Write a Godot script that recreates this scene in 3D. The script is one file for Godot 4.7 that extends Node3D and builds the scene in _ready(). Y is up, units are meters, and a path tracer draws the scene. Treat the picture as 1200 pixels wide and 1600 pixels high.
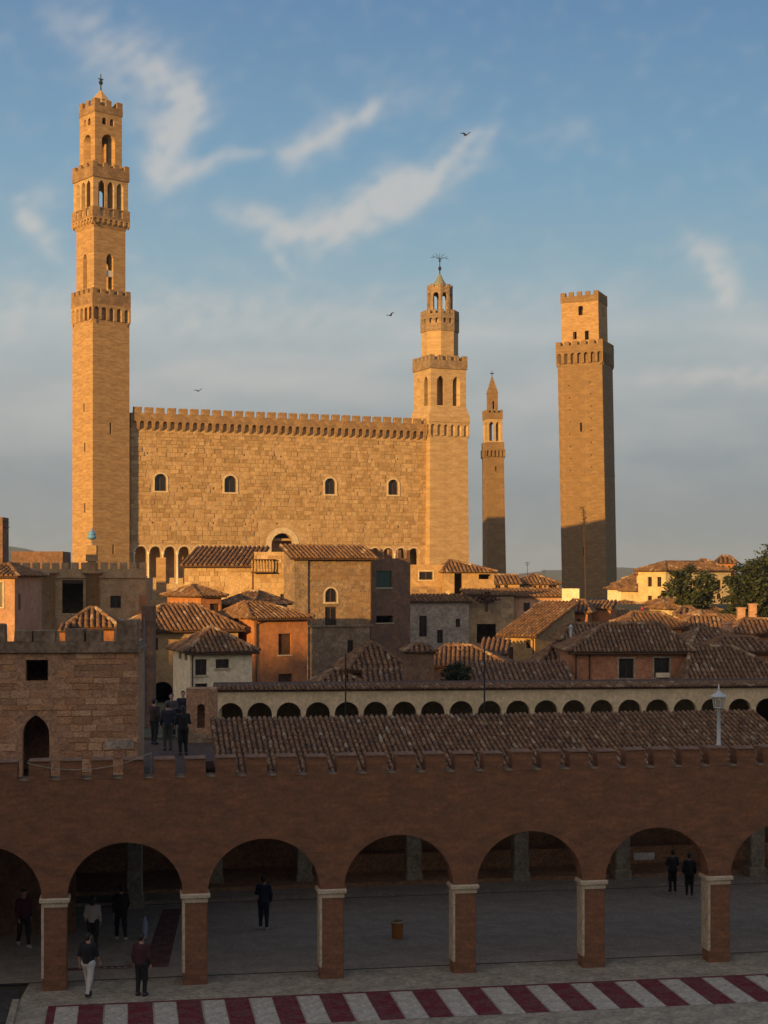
extends Node3D
# A town at sunset: a shaded arcade court in front, tiled roofs behind it, a sunlit stone palace with towers above.
# World frame: the eye stands 11.6 m above the court; "depth" d is metres away from it along -z.

const F := 2400.0
const EYE := 11.6
var rng := RandomNumberGenerator.new()
var mats := {}
var used := {}
var tile_cache := {}
var leaf_cache := {}

# ------------------------------------------------------------------ mesh building
class MB:
	var v := PackedVector3Array()
	var c := PackedColorArray()
	var t := Transform3D()
	var col := Color(1, 1, 1)
	func tri(a: Vector3, b: Vector3, d: Vector3) -> void:
		v.append(t * a); v.append(t * b); v.append(t * d)
		c.append(col); c.append(col); c.append(col)
	func quad(a: Vector3, b: Vector3, d: Vector3, e: Vector3) -> void:
		tri(a, b, d); tri(a, d, e)
	func box(lo: Vector3, hi: Vector3) -> void:
		var p := []
		for i in 8:
			p.append(Vector3(hi.x if i & 1 else lo.x, hi.y if i & 2 else lo.y, hi.z if i & 4 else lo.z))
		for q in [[4, 6, 7, 5], [1, 3, 2, 0], [5, 7, 3, 1], [0, 2, 6, 4], [6, 2, 3, 7], [0, 4, 5, 1]]:
			quad(p[q[0]], p[q[1]], p[q[2]], p[q[3]])
	# a box whose vertical and top edges are cut by b
	func cbox(lo: Vector3, hi: Vector3, b: float, jit := 0.0, r: RandomNumberGenerator = null) -> void:
		var ring := func(x0, x1, z0, z1, y):
			var o := PackedVector3Array()
			for k in [[x0 + b, z1], [x1 - b, z1], [x1, z1 - b], [x1, z0 + b], [x1 - b, z0], [x0 + b, z0], [x0, z0 + b], [x0, z1 - b]]:
				var j := Vector3.ZERO
				if r:
					j = Vector3(r.randf_range(-jit, jit), r.randf_range(-jit, jit), r.randf_range(-jit, jit))
				o.append(Vector3(k[0], y, k[1]) + j)
			return o
		var r0: PackedVector3Array = ring.call(lo.x, hi.x, lo.z, hi.z, lo.y)
		var r1: PackedVector3Array = ring.call(lo.x, hi.x, lo.z, hi.z, hi.y - b)
		var r2: PackedVector3Array = ring.call(lo.x + b, hi.x - b, lo.z + b, hi.z - b, hi.y)
		for i in 8:
			var j := (i + 1) % 8
			quad(r0[i], r1[i], r1[j], r0[j])
			quad(r1[i], r2[i], r2[j], r1[j])
		for i in range(1, 7):
			tri(r2[0], r2[i], r2[i + 1])
			tri(r0[0], r0[i + 1], r0[i])
	func lathe(prof: Array, seg: int, base := Vector3.ZERO) -> void:
		for i in prof.size() - 1:
			for k in seg:
				var a0 := TAU * k / seg
				var a1 := TAU * (k + 1) / seg
				var f := func(p, a): return base + Vector3(sin(a) * p[0], p[1], cos(a) * p[0])
				quad(f.call(prof[i], a0), f.call(prof[i + 1], a0), f.call(prof[i + 1], a1), f.call(prof[i], a1))
	func tube(pts: Array, rad: Array, seg: int) -> void:
		var rings := []
		for i in pts.size():
			var dir: Vector3 = (pts[min(i + 1, pts.size() - 1)] - pts[max(i - 1, 0)]).normalized()
			var s: Vector3 = dir.cross(Vector3.UP if abs(dir.y) < 0.9 else Vector3.RIGHT).normalized()
			var u := s.cross(dir)
			var ring := []
			for k in seg:
				var a := TAU * k / seg
				ring.append(pts[i] + (s * cos(a) + u * sin(a)) * rad[i])
			rings.append(ring)
		for i in pts.size() - 1:
			for k in seg:
				var j := (k + 1) % seg
				quad(rings[i][k], rings[i][j], rings[i + 1][j], rings[i + 1][k])
		for k in range(1, seg - 1):
			tri(rings[0][0], rings[0][k + 1], rings[0][k])
			tri(rings[-1][0], rings[-1][k], rings[-1][k + 1])
	func add(arr: Array, xf: Transform3D) -> void:
		v.append_array((t * xf) * (arr[0] as PackedVector3Array))
		c.append_array(arr[1])
	# a wall from x0 to x1 and y0 to y1, front at zf and back at zb, with real openings [x0, x1, y0, y1, kind, rise]
	# kind 0 square, 1 round arch, 2 pointed arch; fb narrows the back of the wall (mitred corners)
	func top_of(o: Array, x: float) -> float:
		if o[4] == 0:
			return o[3]
		var hw: float = (o[1] - o[0]) * 0.5
		var k: float = clamp(abs(x - (o[0] + o[1]) * 0.5) / hw, 0.0, 1.0)
		if o[4] == 1:
			return o[3] - o[5] + o[5] * sqrt(max(0.0, 1.0 - k * k))
		return o[3] - o[5] + o[5] * sqrt(max(0.0, 4.0 - (1.0 + k) * (1.0 + k))) / 1.7320508
	func panel(x0: float, x1: float, y0: float, y1: float, zf: float, zb: float, ops: Array, fb := 1.0, segs := 10) -> void:
		var xs := [x0, x1]
		for o in ops:
			if o[4] == 0:
				xs.append(o[0]); xs.append(o[1])
			else:
				for i in segs + 1:
					xs.append((o[0] + o[1]) * 0.5 - (o[1] - o[0]) * 0.5 * cos(PI * i / segs))
		xs.sort()
		for i in xs.size() - 1:
			var a: float = xs[i]
			var b: float = xs[i + 1]
			if b - a < 0.0005:
				continue
			var m := (a + b) * 0.5
			var act := ops.filter(func(o): return o[0] < m and o[1] > m)
			act.sort_custom(func(p, q): return p[2] < q[2])
			var ca := y0
			var cb := y0
			if act.is_empty() or act[0][2] > y0 + 0.001:
				quad(Vector3(a * fb, y0, zb), Vector3(a, y0, zf), Vector3(b, y0, zf), Vector3(b * fb, y0, zb))
			for o in act:
				if o[2] > max(ca, cb) + 0.001:
					band(a, b, ca, cb, o[2], o[2], zf, zb, fb)
					quad(Vector3(a, o[2], zf), Vector3(a * fb, o[2], zb), Vector3(b * fb, o[2], zb), Vector3(b, o[2], zf))
				ca = top_of(o, a)
				cb = top_of(o, b)
				quad(Vector3(a * fb, ca, zb), Vector3(a, ca, zf), Vector3(b, cb, zf), Vector3(b * fb, cb, zb))
			band(a, b, ca, cb, y1, y1, zf, zb, fb)
			quad(Vector3(a, y1, zf), Vector3(a * fb, y1, zb), Vector3(b * fb, y1, zb), Vector3(b, y1, zf))
		for o in ops:
			for e in [o[0], o[1]]:
				if e <= x0 + 0.001 or e >= x1 - 0.001:
					continue
				var ty := top_of(o, e)
				if e == o[0]:
					quad(Vector3(e, o[2], zf), Vector3(e, ty, zf), Vector3(e * fb, ty, zb), Vector3(e * fb, o[2], zb))
				else:
					quad(Vector3(e * fb, o[2], zb), Vector3(e * fb, ty, zb), Vector3(e, ty, zf), Vector3(e, o[2], zf))
		if fb == 1.0:
			quad(Vector3(x0, y0, zb), Vector3(x0, y1, zb), Vector3(x0, y1, zf), Vector3(x0, y0, zf))
			quad(Vector3(x1, y0, zf), Vector3(x1, y1, zf), Vector3(x1, y1, zb), Vector3(x1, y0, zb))
	func band(a, b, ya, yb, ya2, yb2, zf, zb, fb) -> void:
		quad(Vector3(a, ya, zf), Vector3(a, ya2, zf), Vector3(b, yb2, zf), Vector3(b, yb, zf))
		quad(Vector3(b * fb, yb, zb), Vector3(b * fb, yb2, zb), Vector3(a * fb, ya2, zb), Vector3(a * fb, ya, zb))
	# raised trim that follows the sides and top of an opening
	func trim(o: Array, wd: float, zf: float, proud: float, segs := 10) -> void:
		var pts := [Vector2(o[0], o[2])]
		if o[4] == 0:
			pts.append(Vector2(o[0], o[3])); pts.append(Vector2(o[1], o[3]))
		else:
			for i in segs + 1:
				var x: float = (o[0] + o[1]) * 0.5 - (o[1] - o[0]) * 0.5 * cos(PI * i / segs)
				pts.append(Vector2(x, top_of(o, x)))
		pts.append(Vector2(o[1], o[2]))
		var out := []
		for i in pts.size():
			var da: Vector2 = (pts[i] - pts[max(i - 1, 0)]).normalized()
			var db: Vector2 = (pts[min(i + 1, pts.size() - 1)] - pts[i]).normalized()
			var nn := Vector2(-(da.y + db.y), da.x + db.x)
			if nn.length() < 0.01:
				nn = Vector2(-db.y, db.x)
			nn = nn.normalized()
			if o[4] == 0 and (i == 1 or i == 2):
				nn *= 1.414
			out.append(pts[i] + nn * wd)
		for i in pts.size() - 1:
			var a := Vector3(pts[i].x, pts[i].y, zf + proud)
			var b := Vector3(pts[i + 1].x, pts[i + 1].y, zf + proud)
			var c2 := Vector3(out[i + 1].x, out[i + 1].y, zf + proud)
			var d2 := Vector3(out[i].x, out[i].y, zf + proud)
			var back := Vector3(0, 0, proud + 0.03)
			quad(a, d2, c2, b)
			quad(d2, d2 - back, c2 - back, c2)
			quad(a, b, b - back, a - back)
	func mesh(smooth := false) -> ArrayMesh:
		if smooth:
			var st := SurfaceTool.new()
			st.begin(Mesh.PRIMITIVE_TRIANGLES)
			for i in v.size():
				st.set_smooth_group(0)
				st.set_color(c[i])
				st.add_vertex(v[i])
			st.generate_normals()
			return st.commit()
		var am := ArrayMesh.new()
		var arr := []
		arr.resize(Mesh.ARRAY_MAX)
		arr[Mesh.ARRAY_VERTEX] = v
		arr[Mesh.ARRAY_COLOR] = c
		var n := PackedVector3Array()
		n.resize(v.size())
		for i in range(0, v.size(), 3):
			var f := (v[i + 2] - v[i]).cross(v[i + 1] - v[i]).normalized()
			n[i] = f; n[i + 1] = f; n[i + 2] = f
		arr[Mesh.ARRAY_NORMAL] = n
		am.add_surface_from_arrays(Mesh.PRIMITIVE_TRIANGLES, arr)
		return am

func numbered(called: String) -> String:
	var k: int = used.get(called, 0)
	used[called] = k + 1
	return called if k == 0 else "%s_%03d" % [called, k]

func put(parent: Node, called: String, mesh: Mesh, m: Material, xf := Transform3D()) -> MeshInstance3D:
	var o := MeshInstance3D.new()
	o.name = numbered(called) if parent == self else called
	o.mesh = mesh
	o.material_override = m
	o.transform = xf
	parent.add_child(o, true)
	return o

func part(parent: Node, called: String, mb: MB, m: Material, smooth := false) -> MeshInstance3D:
	return put(parent, called, mb.mesh(smooth), m)

func tag(o: Node, label: String, category: String, group := "") -> void:
	o.set_meta("label", label)
	o.set_meta("category", category)
	if group:
		o.set_meta("group", group)

func thing(called: String, label: String, category: String, at := Vector3.ZERO, turn := 0.0, group := "") -> Node3D:
	var o := Node3D.new()
	o.name = numbered(called)
	add_child(o)
	o.position = at
	o.rotation.y = turn
	tag(o, label, category, group)
	return o

func structure(called: String, mb: MB, m: Material) -> MeshInstance3D:
	var o := part(self, called, mb, m)
	o.set_meta("kind", "structure")
	return o

# where a sight line meets a given depth
func at(px: float, py: float, d: float) -> Vector3:
	return Vector3((px - 600.0) / F * d, EYE + (900.0 - py) / F * d, -d)

func hgt(d: float) -> float:
	var k := [[63.5, 0.0], [63.6, 4.95], [72, 4.95], [82, 4.0], [125, 3.0], [152, 3.6], [190, 8.0], [320, 7.4], [520, 2.0], [900, -2.0], [9000, -3.0]]
	if d <= 63.5:
		return 0.0
	for i in k.size() - 1:
		if d <= k[i + 1][0]:
			return lerp(float(k[i][1]), float(k[i + 1][1]), (d - k[i][0]) / (k[i + 1][0] - k[i][0]))
	return -3.0

# ------------------------------------------------------------------ materials
func gamma8(x: float) -> int:
	return int(clamp(pow(max(x, 0.0), 1.0 / 2.2), 0.0, 1.0) * 255.0)

func noise_bytes(px: int, freq: float, seed_: int, oct: int, type := FastNoiseLite.TYPE_SIMPLEX_SMOOTH) -> PackedByteArray:
	var n := FastNoiseLite.new()
	n.noise_type = type
	n.seed = seed_
	n.frequency = freq
	n.fractal_octaves = oct
	var im := n.get_seamless_image(px, px)
	im.convert(Image.FORMAT_L8)
	return im.get_data()

# base and second colours are linear; o: fine, coarse (strengths), size (metres the texture covers), rows, cols, joint, bump (cm), rough, local, white (vertex colours only)
func surf(key: String, base: Color, second: Color, o := {}) -> StandardMaterial3D:
	if mats.has(key):
		return mats[key]
	var px: int = o.get("px", 256)
	var s: int = 11 + mats.size() * 7
	var a := noise_bytes(px, o.get("ffreq", 0.09), s, 4)
	var b := noise_bytes(px, o.get("cfreq", 0.012), s + 1, 4)
	var g := noise_bytes(px, o.get("sfreq", 0.035), s + 2, 3)
	var img := PackedByteArray()
	img.resize(px * px * 3)
	var hb := PackedByteArray()
	hb.resize(px * px)
	var fine: float = o.get("fine", 0.35)
	var coarse: float = o.get("coarse", 0.4)
	var rows: int = o.get("rows", 0)
	var cols: int = o.get("cols", 0)
	var joint: float = o.get("joint", 0.5)
	var streak: int = o.get("streak", 1)
	var tone := PackedFloat32Array()
	if rows:
		rng.seed = s
		for i in rows * cols:
			tone.append(rng.randf_range(-1, 1) * o.get("tone", 0.18))
	for y in px:
		var row := int(float(y) * rows / px) if rows else 0
		var fy := fposmod(float(y) * rows / px, 1.0) if rows else 0.5
		for x in px:
			var i := y * px + x
			var nf := a[i] / 255.0 - 0.5
			var i2 := ((y * streak) % px) * px + x
			var nc := b[i2] / 255.0
			var ns := g[i2] / 255.0
			var k: float = 1.0 + fine * 2.0 * nf + coarse * (ns - 0.5)
			var mixv: float = clamp((nc - 0.5) * 2.4 * o.get("mix", 1.0) + 0.5, 0.0, 1.0)
			var h: float = 0.5 + nf * 0.8
			if rows:
				var ux := float(x) * cols / px + (0.5 if row & 1 else 0.0)
				var fx := fposmod(ux, 1.0)
				k *= 1.0 + tone[row * cols + int(ux) % cols]
				var jw := 0.12 + 0.06 * nf
				if fy < jw * 1.1 or fx < jw * float(cols) / rows * 0.9:
					k *= joint
					h -= 0.3
			var cc := base.lerp(second, mixv) * k
			img[i * 3] = gamma8(cc.r)
			img[i * 3 + 1] = gamma8(cc.g)
			img[i * 3 + 2] = gamma8(cc.b)
			hb[i] = int(clamp(h, 0.0, 1.0) * 255.0)
	var m := StandardMaterial3D.new()
	var im := Image.create_from_data(px, px, false, Image.FORMAT_RGB8, img)
	m.albedo_texture = ImageTexture.create_from_image(im)
	if o.get("bump", 0.0) > 0.0:
		m.heightmap_enabled = true
		m.heightmap_texture = ImageTexture.create_from_image(Image.create_from_data(px, px, false, Image.FORMAT_L8, hb))
		m.heightmap_scale = o.bump
	m.uv1_triplanar = true
	m.uv1_world_triplanar = not o.get("local", false)
	m.uv1_triplanar_sharpness = 8.0
	var sz: float = o.get("size", 4.0)
	m.uv1_scale = Vector3.ONE / sz
	m.roughness = o.get("rough", 0.9)
	m.metallic_specular = 0.3
	m.vertex_color_use_as_albedo = true
	m.resource_name = key
	mats[key] = m
	return m

func plain(key: String, c: Color, rough := 0.7, metal := 0.0) -> StandardMaterial3D:
	if mats.has(key):
		return mats[key]
	var m := StandardMaterial3D.new()
	m.albedo_color = c.linear_to_srgb()
	m.roughness = rough
	m.metallic = metal
	m.vertex_color_use_as_albedo = true
	m.resource_name = key
	mats[key] = m
	return m

func make_materials() -> void:
	surf("palace", Color(0.44, 0.31, 0.175), Color(0.36, 0.24, 0.125), {"size": 9.0, "fine": 0.3, "coarse": 0.35, "bump": 3.0, "px": 512})
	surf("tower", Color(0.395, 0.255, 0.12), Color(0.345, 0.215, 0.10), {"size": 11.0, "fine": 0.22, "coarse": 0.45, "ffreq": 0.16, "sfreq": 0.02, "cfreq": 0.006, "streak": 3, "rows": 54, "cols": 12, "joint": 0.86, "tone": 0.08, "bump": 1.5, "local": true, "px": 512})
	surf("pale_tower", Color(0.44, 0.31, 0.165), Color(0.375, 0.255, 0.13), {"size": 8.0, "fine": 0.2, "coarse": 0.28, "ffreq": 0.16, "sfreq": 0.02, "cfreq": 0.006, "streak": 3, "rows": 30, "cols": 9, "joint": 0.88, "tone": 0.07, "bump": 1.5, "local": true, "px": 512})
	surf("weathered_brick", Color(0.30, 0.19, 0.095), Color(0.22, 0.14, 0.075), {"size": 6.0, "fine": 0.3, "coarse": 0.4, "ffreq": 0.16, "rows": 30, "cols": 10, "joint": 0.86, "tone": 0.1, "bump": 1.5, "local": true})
	surf("brown_brick", Color(0.25, 0.158, 0.074), Color(0.205, 0.13, 0.062), {"size": 8.0, "fine": 0.22, "coarse": 0.35, "ffreq": 0.16, "sfreq": 0.02, "cfreq": 0.006, "streak": 3, "rows": 40, "cols": 12, "joint": 0.86, "tone": 0.08, "bump": 1.5, "local": true, "px": 512})
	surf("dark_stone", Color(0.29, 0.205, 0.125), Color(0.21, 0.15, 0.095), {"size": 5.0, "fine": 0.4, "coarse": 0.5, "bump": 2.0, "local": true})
	surf("brick", Color(0.255, 0.115, 0.056), Color(0.19, 0.095, 0.05), {"size": 6.4, "fine": 0.16, "coarse": 0.22, "mix": 0.8, "streak": 2, "rows": 80, "cols": 22, "joint": 0.93, "tone": 0.10, "bump": 0.8, "local": true, "px": 512})
	surf("old_brick", Color(0.44, 0.255, 0.135), Color(0.36, 0.21, 0.12), {"size": 3.0, "fine": 0.4, "coarse": 0.5, "bump": 2.0})
	surf("stone_piece", Color(0.97, 0.95, 0.93), Color(0.84, 0.81, 0.78), {"size": 3.4, "fine": 0.3, "coarse": 0.3, "ffreq": 0.14, "bump": 3.0})
	surf("tile", Color(0.92, 0.88, 0.82), Color(0.60, 0.55, 0.50), {"size": 1.6, "fine": 0.5, "coarse": 0.7, "bump": 1.0})
	surf("roof_bed", Color(0.10, 0.06, 0.04), Color(0.07, 0.045, 0.035), {"size": 2.0})
	surf("ochre", Color(0.42, 0.27, 0.12), Color(0.36, 0.23, 0.11), {"size": 5.0, "fine": 0.2, "coarse": 0.4, "local": true, "bump": 0.6})
	surf("orange", Color(0.40, 0.17, 0.065), Color(0.33, 0.14, 0.06), {"size": 5.0, "fine": 0.2, "coarse": 0.4, "local": true, "bump": 0.6})
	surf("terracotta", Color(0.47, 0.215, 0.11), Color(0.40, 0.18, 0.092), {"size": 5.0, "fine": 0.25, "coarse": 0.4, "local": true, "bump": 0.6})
	surf("cream", Color(0.80, 0.67, 0.45), Color(0.72, 0.595, 0.395), {"size": 5.0, "fine": 0.15, "coarse": 0.3, "local": true, "bump": 0.5})
	surf("loggia_cream", Color(0.68, 0.53, 0.32), Color(0.60, 0.465, 0.28), {"size": 5.0, "fine": 0.18, "coarse": 0.3, "local": true, "bump": 0.5})
	surf("pale_yellow", Color(0.62, 0.48, 0.25), Color(0.52, 0.40, 0.22), {"size": 6.0, "fine": 0.15, "coarse": 0.3, "local": true})
	surf("pink", Color(0.46, 0.27, 0.17), Color(0.40, 0.23, 0.14), {"size": 5.0, "fine": 0.2, "coarse": 0.3, "local": true})
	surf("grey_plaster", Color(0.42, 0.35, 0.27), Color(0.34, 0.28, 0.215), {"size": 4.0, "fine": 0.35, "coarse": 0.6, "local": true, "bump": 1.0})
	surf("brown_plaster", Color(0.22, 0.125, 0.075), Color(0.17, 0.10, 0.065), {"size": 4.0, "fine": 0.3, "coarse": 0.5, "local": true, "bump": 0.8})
	surf("trim", Color(0.56, 0.46, 0.31), Color(0.48, 0.38, 0.25), {"size": 2.0, "fine": 0.3, "coarse": 0.4, "local": true, "bump": 1.0})
	surf("white_stone", Color(0.62, 0.58, 0.50), Color(0.52, 0.48, 0.41), {"size": 2.0, "fine": 0.25, "coarse": 0.3})
	surf("pavement", Color(0.38, 0.33, 0.235), Color(0.30, 0.26, 0.185), {"size": 3.0, "fine": 0.35, "coarse": 0.5, "bump": 0.6})
	surf("hall_floor", Color(0.40, 0.335, 0.26), Color(0.345, 0.29, 0.225), {"size": 3.5, "fine": 0.2, "coarse": 0.25})
	surf("asphalt", Color(0.07, 0.062, 0.05), Color(0.05, 0.046, 0.04), {"size": 3.0, "fine": 0.4, "coarse": 0.5})
	surf("red_paint", Color(0.15, 0.022, 0.026), Color(0.15, 0.05, 0.046), {"size": 2.3, "fine": 0.5, "coarse": 0.6})
	surf("faded_red", Color(0.16, 0.062, 0.05), Color(0.20, 0.105, 0.085), {"size": 2.3, "fine": 0.4, "coarse": 0.5})
	surf("white_paint", Color(0.50, 0.455, 0.355), Color(0.40, 0.365, 0.285), {"size": 1.4, "fine": 0.35, "coarse": 0.5})
	surf("land", Color(0.10, 0.095, 0.045), Color(0.075, 0.07, 0.04), {"size": 60.0, "fine": 0.4, "coarse": 0.5})
	surf("bark", Color(0.09, 0.06, 0.04), Color(0.06, 0.045, 0.03), {"size": 1.0})
	surf("wood", Color(0.10, 0.05, 0.028), Color(0.07, 0.038, 0.024), {"size": 1.0, "fine": 0.4})
	plain("dark_glass", Color(0.012, 0.011, 0.010), 0.25)
	plain("green_shutter", Color(0.03, 0.075, 0.06), 0.6)
	plain("iron", Color(0.03, 0.03, 0.028), 0.5, 0.6)
	plain("grey_pipe", Color(0.16, 0.15, 0.15), 0.5)
	plain("blue_paint", Color(0.12, 0.30, 0.52), 0.35)
	plain("lamp_white", Color(0.48, 0.52, 0.50), 0.45)
	plain("bin_orange", Color(0.33, 0.13, 0.025), 0.6)
	plain("red_cloth", Color(0.5, 0.03, 0.03), 0.8)
	plain("feather", Color(0.03, 0.028, 0.03), 0.8)
	plain("skin", Color(0.42, 0.24, 0.16), 0.6)
	plain("hair", Color(0.018, 0.013, 0.010), 0.7)
	plain("shoe", Color(0.02, 0.018, 0.018), 0.6)
	plain("pale_shoe", Color(0.5, 0.48, 0.46), 0.6)
	var leaf := plain("leaf", Color(1, 1, 1), 0.75)
	leaf.backlight_enabled = true
	leaf.backlight = Color(0.25, 0.3, 0.1)
	var gl := StandardMaterial3D.new()
	gl.albedo_color = Color(0.8, 0.75, 0.65, 0.35)
	gl.transparency = BaseMaterial3D.TRANSPARENCY_ALPHA
	gl.roughness = 0.08
	mats["lamp_glass"] = gl

# ------------------------------------------------------------------ sky
func stroke(p: Vector2, pts: Array) -> float:
	# pts: [x, y, halfwidth, strength]; strongest soft capsule along the chain
	var best := 0.0
	for i in pts.size() - 1:
		var a := Vector2(pts[i][0], pts[i][1])
		var b := Vector2(pts[i + 1][0], pts[i + 1][1])
		var ab := b - a
		var h: float = clamp((p - a).dot(ab) / ab.length_squared(), 0.0, 1.0)
		var w: float = lerp(float(pts[i][2]), float(pts[i + 1][2]), h)
		var s: float = lerp(float(pts[i][3]), float(pts[i + 1][3]), h)
		var q: float = (p - a - ab * h).length() / w
		best = max(best, s * exp(-q * q))
	return best

func make_sky() -> PanoramaSkyMaterial:
	var W := 2048
	var H := 1024
	var img := Image.create(W, H, false, Image.FORMAT_RGB8)
	var n1 := FastNoiseLite.new()
	n1.seed = 5; n1.frequency = 1.0; n1.fractal_octaves = 5
	var n2 := FastNoiseLite.new()
	n2.seed = 9; n2.frequency = 1.0; n2.fractal_octaves = 4
	# colour by height above the horizon (degrees), linear
	var grad := [[-90, Color(0.07, 0.055, 0.04)], [-6, Color(0.12, 0.10, 0.085)], [-0.5, Color(0.215, 0.225, 0.22)], [1, Color(0.2, 0.217, 0.218)], [3, Color(0.185, 0.215, 0.228)], [5, Color(0.215, 0.25, 0.265)], [7, Color(0.262, 0.298, 0.31)], [9, Color(0.262, 0.322, 0.348)], [11, Color(0.188, 0.298, 0.363)], [15, Color(0.122, 0.248, 0.36)], [21, Color(0.067, 0.17, 0.308)], [35, Color(0.045, 0.125, 0.255)], [90, Color(0.03, 0.085, 0.2)]]
	var strokes := [
		[[110, 30, 40, 0.35], [190, 85, 50, 0.5], [262, 125, 42, 0.7], [300, 160, 36, 0.95], [275, 205, 34, 0.85], [252, 245, 30, 0.8], [246, 280, 24, 0.85], [295, 262, 15, 0.75], [350, 247, 11, 0.55], [400, 241, 8, 0.35], [432, 238, 6, 0.1]],
		[[150, 95, 40, 0.35], [225, 165, 40, 0.45], [250, 215, 36, 0.5]],
		[[455, 248, 24, 0.65], [510, 212, 24, 0.7], [572, 172, 17, 0.75], [600, 150, 36, 0.25], [690, 150, 36, 0.15]],
		[[350, 325, 20, 0.4], [430, 355, 34, 0.7], [490, 368, 34, 0.85], [560, 338, 36, 0.95], [612, 305, 38, 1.0], [660, 285, 30, 0.9], [700, 245, 18, 0.7], [735, 215, 16, 0.6], [772, 205, 14, 0.5]],
		[[690, 290, 28, 0.4], [745, 240, 20, 0.5], [768, 215, 14, 0.4]],
		[[412, 380, 11, 0.5], [440, 415, 11, 0.55], [465, 430, 8, 0.45]],
		[[95, 290, 22, 0.2], [35, 315, 17, 0.6], [46, 350, 17, 0.8], [70, 380, 17, 0.7], [90, 402, 13, 0.4]],
		[[1085, 385, 24, 0.6], [1118, 405, 30, 0.75], [1130, 440, 34, 0.75], [1138, 470, 24, 0.75]],
		[[0, 70, 14, 0.25], [10, 75, 10, 0.2]],
		[[840, 220, 26, 0.15], [910, 205, 28, 0.18]],
		[[1010, 592, 18, 0.4], [1090, 588, 16, 0.5], [1220, 582, 20, 0.55]],
		[[-30, 490, 70, 0.5], [80, 478, 54, 0.45], [220, 486, 50, 0.45], [400, 492, 54, 0.4], [560, 496, 56, 0.35], [800, 490, 50, 0.3], [980, 470, 40, 0.25]],
		[[-20, 660, 30, 0.3], [60, 650, 26, 0.25]],
	]
	for y in H:
		var el := 90.0 - (y + 0.5) / H * 180.0
		var base: Color = grad[0][1]
		for i in grad.size() - 1:
			if el >= grad[i][0]:
				var f: float = clamp((el - grad[i][0]) / (grad[i + 1][0] - grad[i][0]), 0.0, 1.0)
				base = (grad[i][1] as Color).lerp(grad[i + 1][1], f)
		var step := 1
		if el < -4.0 or el > 30.0:
			step = 8
		var x := 0
		while x < W:
			var az := (x + 0.5) / W * 360.0
			if az > 180.0:
				az -= 360.0
			var inview: bool = abs(az) < 20.0 and el > -4.0 and el < 24.0
			var st := step if inview else 8
			var cc := base
			if el > -1.0:
				var ra := deg_to_rad(az)
				var re := deg_to_rad(el)
				var den := 0.0
				var wx := n2.get_noise_2d(az * 0.35 + 40.0, el * 0.5) * 15.0
				var wy := n2.get_noise_2d(az * 0.35 - 70.0, el * 0.5 + 20.0) * 12.0
				var wisp := n1.get_noise_2d(az * 0.55 + el * 0.4, el * 0.9 - az * 0.35) * 0.5 + 0.5
				var fib := clampf(n1.get_noise_2d(az * 0.55 + el * 0.35 + 90.0, el * 2.0 - az * 1.15) * 0.8 + 0.5, 0.0, 1.0)
				if inview:
					var p := Vector2(600.0 + tan(ra) * F + wx, 900.0 - tan(re) / cos(ra) * F + wy)
					for s in strokes:
						den = max(den, stroke(p, s))
					den *= smoothstep(0.16, 0.9, wisp * 0.4 + fib * 0.6 + den * 0.36)
					den += clamp((wisp - 0.56) * 0.4, 0.0, 0.12)
				else:
					den = clamp((wisp - 0.5) * 1.6, 0.0, 0.6) * (1.0 if el > 3.0 else 0.5)
				var bank: float = clamp((12.0 - el) / 3.0 + wx * 0.04, 0.0, 1.0) * clamp((el - 1.0) / 6.0, 0.0, 1.0)
				var veil := n2.get_noise_2d(az * 0.09 + 11.0, el * 0.42 + 5.0) * 0.5 + 0.5
				den = max(den, bank * clamp(0.14 + (veil - 0.5) * 0.9 + (wisp - 0.5) * 0.1, 0.0, 0.5))
				cc = base.lerp(Color(0.435, 0.42, 0.40), clamp(den, 0.0, 0.72))
			# the low sun behind the viewer warms the sky round it
			var dirv := Vector3(sin(deg_to_rad(az)) * cos(deg_to_rad(el)), sin(deg_to_rad(el)), -cos(deg_to_rad(az)) * cos(deg_to_rad(el)))
			var ang: float = rad_to_deg(acos(clamp(dirv.dot(Vector3(-0.554, 0.138, 0.821)), -1.0, 1.0)))
			var glow: float = exp(-ang / 38.0) * clamp((el + 6.0) / 6.0, 0.0, 1.0)
			cc += Color(1.0, 0.66, 0.38) * 1.0 * glow
			cc = cc.clamp()
			var b8 := Color(pow(cc.r, 1.0 / 2.2), pow(cc.g, 1.0 / 2.2), pow(cc.b, 1.0 / 2.2))
			if st == 1:
				img.set_pixel(x, y, b8)
			else:
				img.fill_rect(Rect2i(x, y, st, 1), b8)
			x += st
	var m := PanoramaSkyMaterial.new()
	m.panorama = ImageTexture.create_from_image(img)
	return m

# ------------------------------------------------------------------ builders
# a ring of n walls round the y axis of a tower; w = width across flats; ops per face, x measured from the middle of the face
func stage(parent: Node3D, called: String, m: Material, n: int, w: float, y0: float, y1: float, t: float, faces: Dictionary, spin := 0.0) -> MeshInstance3D:
	var mb := MB.new()
	var ap := w * 0.5
	var half := ap * tan(PI / n)
	for k in n:
		mb.t = Transform3D(Basis(Vector3.UP, TAU * k / n + spin), Vector3.ZERO)
		mb.panel(-half, half, y0, y1, ap, ap - t, faces.get(k, faces.get("all", [])), (ap - t) / ap)
	return part(parent, called, mb, m)

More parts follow.
